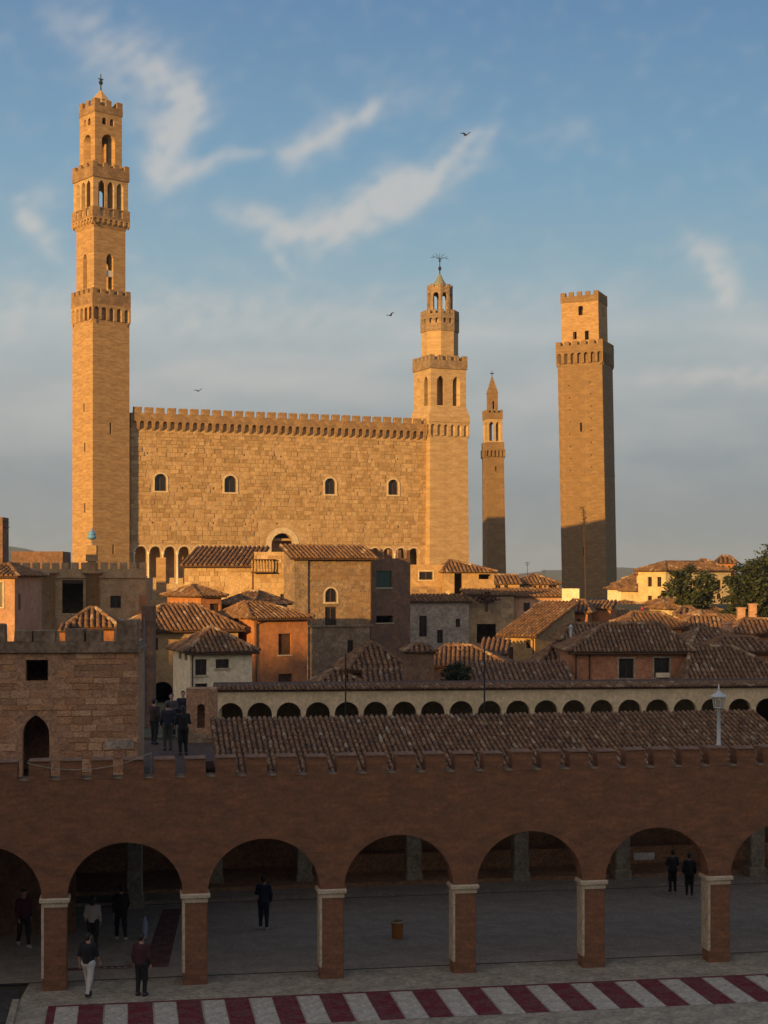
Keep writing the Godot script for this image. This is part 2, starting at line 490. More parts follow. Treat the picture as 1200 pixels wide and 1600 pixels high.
func slab(parent: Node3D, called: String, m: Material, n: int, w: float, y0: float, y1: float, w2 := -1.0, spin := 0.0) -> MeshInstance3D:
	# solid n-sided frustum
	var mb := MB.new()
	var r0 := w * 0.5 / cos(PI / n)
	var r1 := (w if w2 < 0 else w2) * 0.5 / cos(PI / n)
	mb.t = Transform3D(Basis(Vector3.UP, PI / n + spin), Vector3.ZERO)
	mb.lathe([[0.0, y0], [r0, y0], [r1, y1], [0.0, y1]], n)
	return part(parent, called, mb, m)

func merlon_ring(parent: Node3D, m: Material, n: int, w: float, y: float, per: int, mw: float, mh: float, t: float, spin := 0.0) -> void:
	var half := w * 0.5 * tan(PI / n)
	var mb := MB.new()
	mb.cbox(Vector3(-mw / 2, 0, -t), Vector3(mw / 2, mh, 0), min(0.05, mw * 0.1))
	var mesh := mb.mesh()
	var cb := MB.new()
	cb.cbox(Vector3(-mw / 2, 0, -mw), Vector3(mw / 2, mh, 0), min(0.05, mw * 0.1))
	var corner := cb.mesh()
	for k in n:
		var b := Basis(Vector3.UP, TAU * k / n + spin)
		for i in per:
			var x: float = lerp(-half + mw / 2, half - mw / 2, float(i) / (per - 1)) if per > 1 else 0.0
			if i == per - 1 and n == 4:
				continue # the corner belongs to the next side
			put(parent, "merlon", corner if n == 4 and i == 0 else mesh, m, Transform3D(b, b * Vector3(x, y + rng.randf_range(-0.04, 0.02), w * 0.5 + rng.randf_range(-0.004, 0.004))))

# little arches hanging under a parapet; brackets between them
func corbel_ring(parent: Node3D, m: Material, n: int, w: float, out: float, y0: float, y1: float, per: int, spin := 0.0) -> void:
	var ww := w + out * 2
	var half := ww * 0.5 * tan(PI / n)
	var ops := []
	var p := half * 2 / per
	for i in per:
		var x := -half + p * (i + 0.5)
		ops.append([x - p * 0.31, x + p * 0.31, y0, y0 + (y1 - y0) * 0.82, 1, p * 0.31])
	stage(parent, "corbel_table", m, n, ww, y0, y1, out, {"all": ops}, spin)
	var mb := MB.new()
	for k in n:
		mb.t = Transform3D(Basis(Vector3.UP, TAU * k / n + spin), Vector3.ZERO)
		for i in per + 1:
			var x := -half + p * i
			var x0: float = max(-half, x - p * 0.19)
			var x1: float = min(half, x + p * 0.19)
			var zi := w * 0.5
			var zo := ww * 0.5 - 0.01
			var yb := y0 - out * 0.9
			var a := [Vector3(x0, y0, zo), Vector3(x1, y0, zo), Vector3(x1, yb, zi), Vector3(x0, yb, zi)]
			mb.quad(a[3], a[0], a[1], a[2])
			mb.tri(a[0], a[3], Vector3(x0, y0, zi))
			mb.tri(a[1], Vector3(x1, y0, zi), a[2])
	part(parent, "corbel", mb, m)

# window filling for an opening in a wall whose front is at z = 0 of xf
func dress(parent: Node3D, o: Array, style: String, xf: Transform3D, recess := 0.16) -> void:
	var w: float = o[1] - o[0]
	var h: float = o[3] - o[2]
	var c := Vector3((o[0] + o[1]) * 0.5, o[2], -recess)
	var mb := MB.new()
	mb.t = xf * Transform3D(Basis(), c)
	if style == "open":
		return
	var pm: Material = mats["dark_glass"]
	var called := "window"
	if style == "door":
		called = "door"; pm = mats["wood"]
	elif style == "shutter" or style == "green":
		called = "shutter"
		pm = mats["green_shutter"] if style == "green" else mats["wood"]
	mb.box(Vector3(-w / 2 + 0.004, 0.004, -0.04), Vector3(w / 2 - 0.004, h - 0.004, 0))
	var pane := part(parent, called, mb, pm)
	if style == "shutter" or style == "green":
		var lv := MB.new()
		lv.t = mb.t
		var rows := int(h / 0.12)
		for s in [-1, 1]:
			for i in rows:
				var y := h * (i + 0.5) / rows
				lv.box(Vector3(-w / 2 + 0.05 if s < 0 else 0.03, y - 0.02, 0.002), Vector3(-0.03 if s < 0 else w / 2 - 0.05, y + 0.03, 0.03))
		part(pane, "slat", lv, pm)
	elif style == "door":
		var lv := MB.new()
		lv.t = mb.t
		for i in 4:
			lv.box(Vector3(-w / 2 + w * i / 4 + 0.015, 0.01, 0.001), Vector3(-w / 2 + w * (i + 1) / 4 - 0.015, h - 0.02, 0.025))
		part(pane, "plank", lv, pm)
	else:
		var fr := MB.new()
		fr.t = mb.t
		var b: float = clamp(w * 0.07, 0.04, 0.1)
		fr.box(Vector3(-w / 2, 0, 0.002), Vector3(-w / 2 + b, h, 0.05))
		fr.box(Vector3(w / 2 - b, 0, 0.002), Vector3(w / 2, h, 0.05))
		fr.box(Vector3(-b / 2, b, 0.002), Vector3(b / 2, h, 0.045))
		fr.box(Vector3(-w / 2 + b, 0, 0.003), Vector3(w / 2 - b, b, 0.052))
		if o[4] == 0:
			fr.box(Vector3(-w / 2 + b, h - b, 0.003), Vector3(w / 2 - b, h, 0.052))
		part(pane, "frame", fr, mats["wood"])

const TONES := [[0.275, 0.168, 0.094], [0.30, 0.175, 0.093], [0.235, 0.145, 0.086], [0.345, 0.225, 0.13], [0.185, 0.118, 0.075], [0.45, 0.345, 0.23]]
func tiles_of(tw: float, tl: float) -> Array:
	var key := "%.2f_%.2f" % [tw, tl]
	if tile_cache.has(key):
		return tile_cache[key]
	var out := []
	for k in TONES.size():
		var mb := MB.new()
		mb.col = Color(TONES[k][0], TONES[k][1], TONES[k][2])
		var seg := 5
		var lo := []
		var hi := []
		for i in seg + 1:
			var a := PI * i / seg
			lo.append(Vector3(-cos(a) * tw * 0.40, sin(a) * tw * 0.44 + 0.006 + tw * 0.05, tl * 0.58))
			hi.append(Vector3(-cos(a) * tw * 0.33, sin(a) * tw * 0.40, -tl * 0.58))
		for i in seg:
			mb.quad(lo[i], hi[i], hi[i + 1], lo[i + 1])
		for i in range(1, seg):
			mb.tri(lo[0], lo[i], lo[i + 1])
		out.append([mb.v, mb.c, mb.mesh()])
	tile_cache[key] = out
	return out

# barrel tiles over the plane A (eave left) B (eave right) C (ridge right) D (ridge left)
func tile_plane(parent: Node3D, A: Vector3, B: Vector3, C: Vector3, D: Vector3, tw: float, tl: float, budget: Dictionary, rest: MB) -> void:
	var u := (B - A).normalized()
	var nn := u.cross(D - A if (D - A).length() > 0.01 else C - A).normalized()
	if nn.y < 0:
		nn = -nn
	var vv := nn.cross(u).normalized()
	if vv.dot((C + D) * 0.5 - (A + B) * 0.5) < 0:
		vv = -vv
	var rise: float = max((C - A).dot(vv), (D - A).dot(vv))
	var kinds := tiles_of(tw, tl)
	var L := (B - A).length()
	var d0 := (D - A).dot(u)
	var c0 := (C - A).dot(u)
	var rows := int(ceil(rise / tl))
	var basis := Basis(u, nn, -vv)
	if basis.determinant() < 0:
		basis = Basis(u, nn, vv)
	for j in rows:
		var vc := (j + 0.5) * tl - 0.06
		var f: float = clamp(vc / rise, 0.0, 1.0)
		var ul: float = lerp(0.0, d0, f)
		var ur: float = lerp(L, c0, f)
		var cols := int(floor(L / tw))
		for i in cols:
			var uc := (i + 0.5) * L / cols
			if uc < ul + tw * 0.1 or uc > ur - tw * 0.1:
				continue
			var r := rng.randf()
			var k := 0 if r < 0.3 else 1 if r < 0.54 else 2 if r < 0.78 else 3 if r < 0.88 else 4 if r < 0.965 else 5
			var jb := Basis(nn, rng.randf_range(-0.06, 0.06)) * basis
			var xf := Transform3D(jb, A + u * (uc + rng.randf_range(-0.012, 0.012)) + vv * (vc + rng.randf_range(-0.03, 0.03)) + nn * rng.randf_range(0.004, 0.02))
			if budget.n > 0 and j >= budget.get("from", 0):
				budget.n -= 1
				put(parent, "tile", kinds[k][2], mats["tile"], xf)
			else:
				rest.add(kinds[k], xf)

# a row of larger cover tiles along an edge
func ridge_row(parent: Node3D, a: Vector3, b: Vector3, tw: float, budget: Dictionary, rest: MB) -> void:
	var L := (b - a).length()
	var n: int = max(1, int(L / (tw * 1.9)))
	var dir := (b - a) / L
	var side := dir.cross(Vector3.UP).normalized()
	var up := side.cross(dir).normalized()
	var kinds := tiles_of(tw * 1.25, L / n)
	for i in n:
		var xf := Transform3D(Basis(side, up, -dir), a + dir * (L * (i + 0.5) / n) + up * 0.02)
		var k := rng.randi_range(0, 5)
		if budget.n > 0:
			budget.n -= 1
			put(parent, "ridge_tile", kinds[k][2], mats["tile"], xf)
		else:
			rest.add(kinds[k], xf)

func bed(mb: MB, p: Array, th := 0.09) -> void:
	# the boards under the tiles: a thin solid with the outline p
	var n: Vector3 = (p[1] - p[0]).cross(p[2] - p[0]).normalized()
	if n.y < 0:
		n = -n
	var q := p.map(func(a): return a - n * th)
	for i in range(1, p.size() - 1):
		mb.tri(p[0], p[i], p[i + 1])
		mb.tri(q[0], q[i + 1], q[i])
	for i in p.size():
		var j := (i + 1) % p.size()
		mb.quad(p[i], q[i], q[j], p[j])

# roof over a box (0..w, h, 0..-D); kinds: hip, gable_x (ridge along the front), gable_z (gable to the front), shed (falls to the front), flat
func roof(parent: Node3D, w: float, h: float, D: float, r: Dictionary, wall: Material) -> void:
	var kind: String = r.get("kind", "hip")
	var o: float = r.get("oh", 0.35)
	var rise: float = r.get("rise", 1.2)
	var tw: float = r.get("tw", 0.26)
	var tl: float = r.get("tl", 0.42)
	var budget := {"n": r.get("parts", 0), "from": r.get("from", 0)}
	var root := Node3D.new()
	root.name = "roof"
	parent.add_child(root, true)
	var rest := MB.new()
	var deck := MB.new()
	if kind == "flat":
		var pb := MB.new()
		var p: float = r.get("parapet", 0.4)
		deck.box(Vector3(0.02, h - 0.25, -D + 0.02), Vector3(w - 0.02, h - 0.02, -0.02))
		pb.box(Vector3(0, h, -0.25), Vector3(w, h + p, 0))
		pb.box(Vector3(0, h, -D), Vector3(w, h + p, -D + 0.25))
		pb.box(Vector3(0, h, -D + 0.25), Vector3(0.25, h + p, -0.25))
		pb.box(Vector3(w - 0.25, h, -D + 0.25), Vector3(w, h + p, -0.25))
		part(root, "deck", deck, mats["roof_bed"])
		part(root, "parapet", pb, wall)
		return
	var e := [Vector3(-o, h, o), Vector3(w + o, h, o), Vector3(w + o, h, -D - o), Vector3(-o, h, -D - o)]
	var planes := []
	var edges := []
	if kind == "hip":
		var q: float = r.get("ridge", max(0.0, (w - D) / w))
		var off: float = r.get("shift", 0.0) * w
		var ra := Vector3(w * (0.5 - q * 0.5) + off, h + rise, -D * 0.5)
		var rb := Vector3(w * (0.5 + q * 0.5) + off, h + rise, -D * 0.5)
		planes = [[e[0], e[1], rb, ra], [e[3], e[0], ra, ra], [e[1], e[2], rb, rb], [e[2], e[3], ra, rb]]
		edges = [[e[0], ra], [e[1], rb], [e[3], ra], [e[2], rb]]
		if q > 0.02:
			edges.append([ra, rb])
	elif kind == "gable_x":
		var ra := Vector3(-o, h + rise, -D * 0.5)
		var rb := Vector3(w + o, h + rise, -D * 0.5)
		planes = [[e[0], e[1], rb, ra], [e[2], e[3], ra, rb]]
		edges = [[ra, rb]]
		deck.col = Color(1, 1, 1)
		var gb := MB.new()
		for x in [0.001, w - 0.251]:
			for z in [0]:
				var a := [Vector3(x, h, -0.001), Vector3(x, h, -D + 0.001), Vector3(x, h + rise * D / (D + 2 * o) - 0.12, -D / 2)]
				var b := a.map(func(p): return p + Vector3(0.25, 0, 0))
				gb.tri(a[0], a[1], a[2]); gb.tri(b[0], b[2], b[1])
				gb.quad(a[0], a[2], b[2], b[0]); gb.quad(a[1], b[1], b[2], a[2])
		part(parent, "gable", gb, wall)
	elif kind == "gable_z":
		var ra := Vector3(w * 0.5, h + rise, o)
		var rb := Vector3(w * 0.5, h + rise, -D - o)
		planes = [[e[3], e[0], ra, rb], [e[1], e[2], rb, ra]]
		edges = [[ra, rb]]
		var gb := MB.new()
		for z in [-0.001, -D + 0.251]:
			var a := [Vector3(0.001, h, z), Vector3(w - 0.001, h, z), Vector3(w / 2, h + rise * w / (w + 2 * o) - 0.12, z)]
			var b := a.map(func(p): return p - Vector3(0, 0, 0.25))
			gb.tri(a[0], a[2], a[1]); gb.tri(b[0], b[1], b[2])
			gb.quad(a[0], b[0], b[2], a[2]); gb.quad(a[1], a[2], b[2], b[1])
		part(parent, "gable", gb, wall)
	else:
		var ra := Vector3(-o, h + rise, -D - o * 0.2)
		var rb := Vector3(w + o, h + rise, -D - o * 0.2)
		planes = [[e[0], e[1], rb, ra]]
		var gb := MB.new()
		gb.box(Vector3(0.002, h, -D + 0.002), Vector3(w - 0.002, h + rise - 0.14, -D + 0.25))
		for x in [0.001, w - 0.251]:
			var a := [Vector3(x, h, 0), Vector3(x, h, -D + 0.25), Vector3(x, h + rise - 0.2, -D + 0.25)]
			var b := a.map(func(p): return p + Vector3(0.25, 0, 0))
			gb.tri(a[0], a[1], a[2]); gb.tri(b[0], b[2], b[1]); gb.quad(a[0], a[2], b[2], b[0])
		part(parent, "gable", gb, wall)
	var seen: Array = r.get("tiled", [0, 1, 2] if kind == "hip" else [0, 1])
	for i in planes.size():
		var p: Array = planes[i]
		var poly := [p[0], p[1], p[2]]
		if (p[3] - p[2]).length() > 0.01:
			poly.append(p[3])
		bed(deck, poly)
		if i in seen:
			tile_plane(root, p[0], p[1], p[2], p[3], tw, tl, budget, rest)
	for g in edges:
		ridge_row(root, g[0], g[1], tw, budget, rest)
	part(root, "boards", deck, mats["roof_bed"])
	if rest.v.size():
		part(root, "tiles", rest, mats["tile"]).set_meta("kind", "stuff")

# a house whose front wall runs from sight line p[0] to p[1], its left front corner at depth d, turned by th degrees
func house(o: Dictionary) -> Dictionary:
	var th := deg_to_rad(o.get("th", 0.0))
	var d: float = o.d
	var k0: float = (o.p[0] - 600.0) / F
	var k1: float = (o.p[1] - 600.0) / F
	var x0 := k0 * d
	var w := (k1 * d - x0) / (cos(th) - k1 * sin(th))
	var D: float = o.get("D", w)
	var base: float = o.get("base", hgt(d) - 0.6)
	var h: float = EYE + (900.0 - o.top) / F * d - base
	var n: Node3D = o.node if o.has("node") else thing(o.name, o.label, o.get("cat", "house"), Vector3(x0, base, -d), th, o.get("group", ""))
	var wall: Material = mats[o.m]
	var t: float = o.get("t", 0.3)
	var fops := []
	var lops := []
	var rops := []
	for q in o.get("win", []):
		var e := []
		for px in [q[0], q[2]]:
			var k: float = (px - 600.0) / F
			e.append((k * d - x0) / (cos(th) - k * sin(th)))
		var dm: float = d + (e[0] + e[1]) * 0.5 * sin(th)
		var y0: float = EYE + (900.0 - q[3]) / F * dm - base
		var y1: float = EYE + (900.0 - q[1]) / F * dm - base
		fops.append([e[0], e[1], y0, y1, q[4], (e[1] - e[0]) * 0.5 * (1.0 if q[4] == 1 else 1.5), q[5], q[6] if q.size() > 6 else ""])
	for q in o.get("lwin", []): # local: distance from the front corner, width, bottom, top
		lops.append([D - 2 * t - q[0] - q[1] + t, D - 2 * t - q[0] + t, q[2], q[3], q[4], q[1] * 0.5, q[5], ""])
	for q in o.get("rwin", []):
		rops.append([q[0] - t, q[0] + q[1] - t, q[2], q[3], q[4], q[1] * 0.5, q[5], ""])
	var mb := MB.new()
	mb.panel(0, w, 0, h, 0, -t, fops)
	var xl := Transform3D(Basis(Vector3.UP, -PI / 2), Vector3(0, 0, -D + t))
	var xr := Transform3D(Basis(Vector3.UP, PI / 2), Vector3(w, 0, -t))
	mb.t = xl
	mb.panel(0, D - 2 * t, 0, h, 0, -t, lops)
	mb.t = xr
	mb.panel(0, D - 2 * t, 0, h, 0, -t, rops)
	mb.t = Transform3D(Basis(Vector3.UP, PI), Vector3(w, 0, -D))
	mb.panel(0, w, 0, h, 0, -t, [])
	part(n, "wall", mb, wall)
	for s in [[fops, Transform3D()], [lops, xl], [rops, xr]]:
		for q in s[0]:
			dress(n, q, q[6], s[1])
			if q[7] == "trim" or q[7] == "frame":
				var tb := MB.new()
				tb.t = s[1]
				tb.trim(q, 0.14 if q[7] == "trim" else 0.09, 0, 0.04)
				tb.box(Vector3(q[0] - 0.16, q[2] - 0.12, -0.02), Vector3(q[1] + 0.16, q[2], 0.08))
				part(n, "surround", tb, mats["trim"] if q[7] == "trim" else mats["grey_plaster"])
			elif q[7] == "sill":
				var tb := MB.new()
				tb.t = s[1]
				tb.box(Vector3(q[0] - 0.08, q[2] - 0.09, -0.02), Vector3(q[1] + 0.08, q[2], 0.07))
				part(n, "sill", tb, mats["trim"])
	if o.has("roof"):
		roof(n, w, h, D, o.roof, wall)
		if o.roof.kind != "flat" and d < 145.0 and w > 2.0:
			var gb := MB.new()
			var go: float = o.roof.get("oh", 0.35) + 0.05
			gb.tube([Vector3(-go, h - 0.1, go), Vector3(w + go, h - 0.1, go)], [0.055, 0.055], 6)
			if o.get("top", 0.0) < 1040.0:
				var gx: float = 0.12 if rng.randf() < 0.5 else w - 0.12
				gb.tube([Vector3(gx, h - 0.1, go), Vector3(gx, h - 0.35, 0.08), Vector3(gx, 0.0, 0.08)], [0.04, 0.04, 0.04], 6)
			part(n, "gutter", gb, mats["wood"])
	return {"n": n, "w": w, "h": h, "D": D, "th": th, "d": d, "base": base, "x0": x0}

# local x on the front of a house for a sight line, and local height
func fx(b: Dictionary, px: float) -> float:
	var k := (px - 600.0) / F
	return (k * b.d - b.x0) / (cos(b.th) - k * sin(b.th))
func fy(b: Dictionary, px: float, py: float) -> float:
	return EYE + (900.0 - py) / F * (b.d + fx(b, px) * sin(b.th)) - b.base

# uneven courses of squared stones set on a wall face (z = 0 of parent), leaving the openings free
func stones(parent: Node3D, called: String, x0: float, x1: float, y0: float, y1: float, cw: float, ch: float, ops: Array, tones: Array, limit: int, skip := 0.0, shy := 0.05) -> void:
	var variants := []
	for k in 12:
		var mb := MB.new()
		var c: Array = tones[k % tones.size()]
		var g := rng.randf_range(0.88, 1.1)
		mb.col = Color(c[0] * g, c[1] * g, c[2] * g)
		var b := 0.05
		var p := []
		for z in [0, 1]:
			for q in [[-0.5, -0.5], [0.5, -0.5], [0.5, 0.5], [-0.5, 0.5]]:
				var s: float = 1.0 - (b if z else 0.0)
				p.append(Vector3(q[0] * s + rng.randf_range(-0.03, 0.03), q[1] * s + rng.randf_range(-0.03, 0.03), (1.0 + rng.randf_range(-0.3, 0.3)) if z else -0.6))
		for i in 4:
			var j := (i + 1) % 4
			mb.quad(p[i], p[i + 4], p[j + 4], p[j])
		mb.quad(p[4], p[7], p[6], p[5])
		variants.append([mb.v, mb.c, mb.mesh()])
	var all := []
	var y := y0
	while y < y1 - ch * 0.4:
		var hh: float = min(ch * rng.randf_range(0.75, 1.3), y1 - y)
		var x := x0 + rng.randf_range(-0.5, 0.0) * cw
		while x < x1:
			var ww := cw * rng.randf_range(0.55, 1.5)
			var a: float = max(x, x0)
			var b: float = min(x + ww, x1)
			x += ww
			if b - a < cw * 0.2 or rng.randf() < skip:
				continue
			var hit := false
			for q in ops:
				if b > q[0] - 0.1 and a < q[1] + 0.1 and y + hh > q[2] - 0.1 and y < q[3] + 0.1:
					hit = true
			if hit:
				continue
			all.append([a, b, y, y + hh])
		y += hh
	var order := range(all.size())
	order.sort_custom(func(i, j): return (all[i][1] - all[i][0]) * (all[i][3] - all[i][2]) > (all[j][1] - all[j][0]) * (all[j][3] - all[j][2]))
	var rest := MB.new()
	for n in order.size():
		var s: Array = all[order[n]]
		var gap := cw * 0.03
		var k := rng.randi_range(0, 11)
		var xf := Transform3D(Basis().scaled(Vector3(s[1] - s[0] - gap, s[3] - s[2] - gap, shy * rng.randf_range(0.4, 1.3))), Vector3((s[0] + s[1]) / 2, (s[2] + s[3]) / 2, 0))
		if n < limit:
			put(parent, called, variants[k][2], mats["stone_piece"], xf)
		else:
			rest.add(variants[k], xf)
	if rest.v.size():
		part(parent, called + "s", rest, mats["stone_piece"]).set_meta("kind", "stuff")

# a tree or bush: trunk, limbs and a crown of many small leaves in clumps
func tree(called: String, label: String, cat: String, pos: Vector3, trunk_h: float, size: Vector3, clumps: int, per: int, leaf: float, tint: Color, sd: int, group := "") -> Node3D:
	var n := thing(called, label, cat, pos, 0.0, group)
	var r := RandomNumberGenerator.new()
	r.seed = sd
	var tb := MB.new()
	var top := trunk_h + size.y
	tb.tube([Vector3(0, -0.5, 0), Vector3(0.05, trunk_h * 0.6, 0), Vector3(-0.05, trunk_h + size.y * 0.5, 0.05)], [size.x * 0.07 + 0.05, size.x * 0.05 + 0.04, 0.05], 8)
	var cb := MB.new()
	for i in clumps:
		var p := Vector3.ZERO
		while true:
			p = Vector3(r.randf_range(-1, 1), r.randf_range(-1, 1), r.randf_range(-1, 1))
			if p.length() < 1.0 and p.length() > 0.35:
				break
		var bump := 0.8 + 0.34 * sin(p.x * 5.0 + sd) * cos(p.z * 4.0 + p.y * 3.0)
		var c := Vector3(p.x * size.x, trunk_h + size.y + p.y * size.y, p.z * size.z) * Vector3(bump, 1, bump)
		if i % 5 == 0:
			tb.tube([Vector3(0, trunk_h * 0.8, 0), c * 0.5 + Vector3(0, trunk_h * 0.5, 0), c], [size.x * 0.03 + 0.03, 0.05, 0.02], 5)
		var cr: float = min(size.x, size.y) * r.randf_range(0.12, 0.24)
		var tone := r.randf_range(0.65, 1.3)
		for k in per:
			var q := Vector3(r.randfn(), r.randfn() * 0.75, r.randfn()) * cr * 0.55
			var s := leaf * r.randf_range(0.6, 1.3)
			var a := Vector3(r.randf_range(-1, 1), r.randf_range(-0.6, 0.6), r.randf_range(-1, 1)).normalized()
			var b := a.cross(Vector3(r.randf_range(-1, 1), r.randf_range(-1, 1), r.randf_range(-1, 1))).normalized()
			var g := tone * r.randf_range(0.8, 1.2)
			cb.col = Color(tint.r * g, tint.g * g, tint.b * g)
			var o := c + q
			cb.tri(o - a * s, o + b * s * 0.5, o + a * s)
			cb.tri(o - a * s, o + a * s, o - b * s * 0.5)
	part(n, "trunk", tb, mats["bark"])
	part(n, "crown", cb, mats["leaf"])
	return n

# ------------------------------------------------------------------ people
# bones: [a, b, ra, rb]; the smooth union of tapered capsules, meshed as surface nets
func nets(bones: Array, cell: float, blend: float, mb: MB, squash := 1.0, cut := []) -> void:
	var lo := Vector3(1e9, 1e9, 1e9)
	var hi := -lo
	for b in bones:
		var r: float = max(b[2], b[3]) + cell * 2.0
		for p in [b[0], b[1]]:
			lo = lo.min(p - Vector3(r, r, r))
			hi = hi.max(p + Vector3(r, r, r))
	var nx := int((hi.x - lo.x) / cell) + 2
	var ny := int((hi.y - lo.y) / cell) + 2
	var nz := int((hi.z - lo.z) / cell) + 2
	var f := PackedFloat32Array()
	f.resize(nx * ny * nz)
	f.fill(1.0)
	var acc := PackedFloat32Array()
	acc.resize(nx * ny * nz)
	for b in bones:
		var a: Vector3 = b[0]
		var ab: Vector3 = b[1] - a
		var l2: float = max(ab.length_squared(), 1e-6)
		var ra: float = b[2]
		var rb: float = b[3]
		var r: float = max(ra, rb) + blend * 3.0 + cell
		var bl: Vector3 = (a.min(b[1]) - Vector3(r, r, r) - lo) / cell
		var bh: Vector3 = (a.max(b[1]) + Vector3(r, r, r) - lo) / cell
		for z in range(max(0, int(bl.z)), min(nz, int(bh.z) + 2)):
			for y in range(max(0, int(bl.y)), min(ny, int(bh.y) + 2)):
				for x in range(max(0, int(bl.x)), min(nx, int(bh.x) + 2)):
					var p := lo + Vector3(x, y, z) * cell
					var q := p - a
					var h: float = clamp(q.dot(ab) / l2, 0.0, 1.0)
					q -= ab * h
					q.z *= squash
					acc[(z * ny + y) * nx + x] += exp(-(q.length() - lerp(ra, rb, h)) / blend)
	for i in f.size():
		if acc[i] > 1e-9:
			f[i] = -blend * log(acc[i])
	if not cut.is_empty(): # [ymin, ymax]
		for z in nz:
			for y in ny:
				var yy := lo.y + y * cell
				var dd: float = max(cut[0] - yy, yy - cut[1])
				if dd > -0.1:
					for x in nx:
						var i := (z * ny + y) * nx + x
						f[i] = max(f[i], dd)
	var vid := {}
	var vs := []
	for z in nz - 1:
		for y in ny - 1:
			for x in nx - 1:
				var i := (z * ny + y) * nx + x
				var inside := 0
				var sum := Vector3.ZERO
				var cnt := 0
				var cv := [f[i], f[i + 1], f[i + nx], f[i + nx + 1], f[i + nx * ny], f[i + nx * ny + 1], f[i + nx * ny + nx], f[i + nx * ny + nx + 1]]
				for k in 8:
					if cv[k] < 0.0:
						inside += 1
				if inside == 0 or inside == 8:
					continue
				for e in [[0, 1], [2, 3], [4, 5], [6, 7], [0, 2], [1, 3], [4, 6], [5, 7], [0, 4], [1, 5], [2, 6], [3, 7]]:
					var va: float = cv[e[0]]
					var vb: float = cv[e[1]]
					if (va < 0.0) != (vb < 0.0):
						var tt := va / (va - vb)
						var pa := Vector3(e[0] & 1, (e[0] >> 1) & 1, e[0] >> 2)
						var pb := Vector3(e[1] & 1, (e[1] >> 1) & 1, e[1] >> 2)
						sum += pa.lerp(pb, tt)
						cnt += 1
				vid[i] = vs.size()
				vs.append(lo + (Vector3(x, y, z) + sum / cnt) * cell)
	var step := [1, nx, nx * ny]
	for z in range(1, nz - 1):
		for y in range(1, ny - 1):
			for x in range(1, nx - 1):
				var i := (z * ny + y) * nx + x
				for ax in 3:
					var j: int = i + step[ax]
					if (f[i] < 0.0) == (f[j] < 0.0):
						continue
					var s1: int = step[(ax + 1) % 3]
					var s2: int = step[(ax + 2) % 3]
					var q := [i, i - s1, i - s1 - s2, i - s2]
					if not (vid.has(q[0]) and vid.has(q[1]) and vid.has(q[2]) and vid.has(q[3])):
						continue
					var p0: Vector3 = vs[vid[q[0]]]
					var p1: Vector3 = vs[vid[q[1]]]
					var p2: Vector3 = vs[vid[q[2]]]
					var p3: Vector3 = vs[vid[q[3]]]
					if f[i] < 0.0:
						mb.quad(p3, p2, p1, p0)
					else:
						mb.quad(p0, p1, p2, p3)

var hand_mb: MB
var head_mb: MB
var hair_mb := {}
var pose_cache := {}

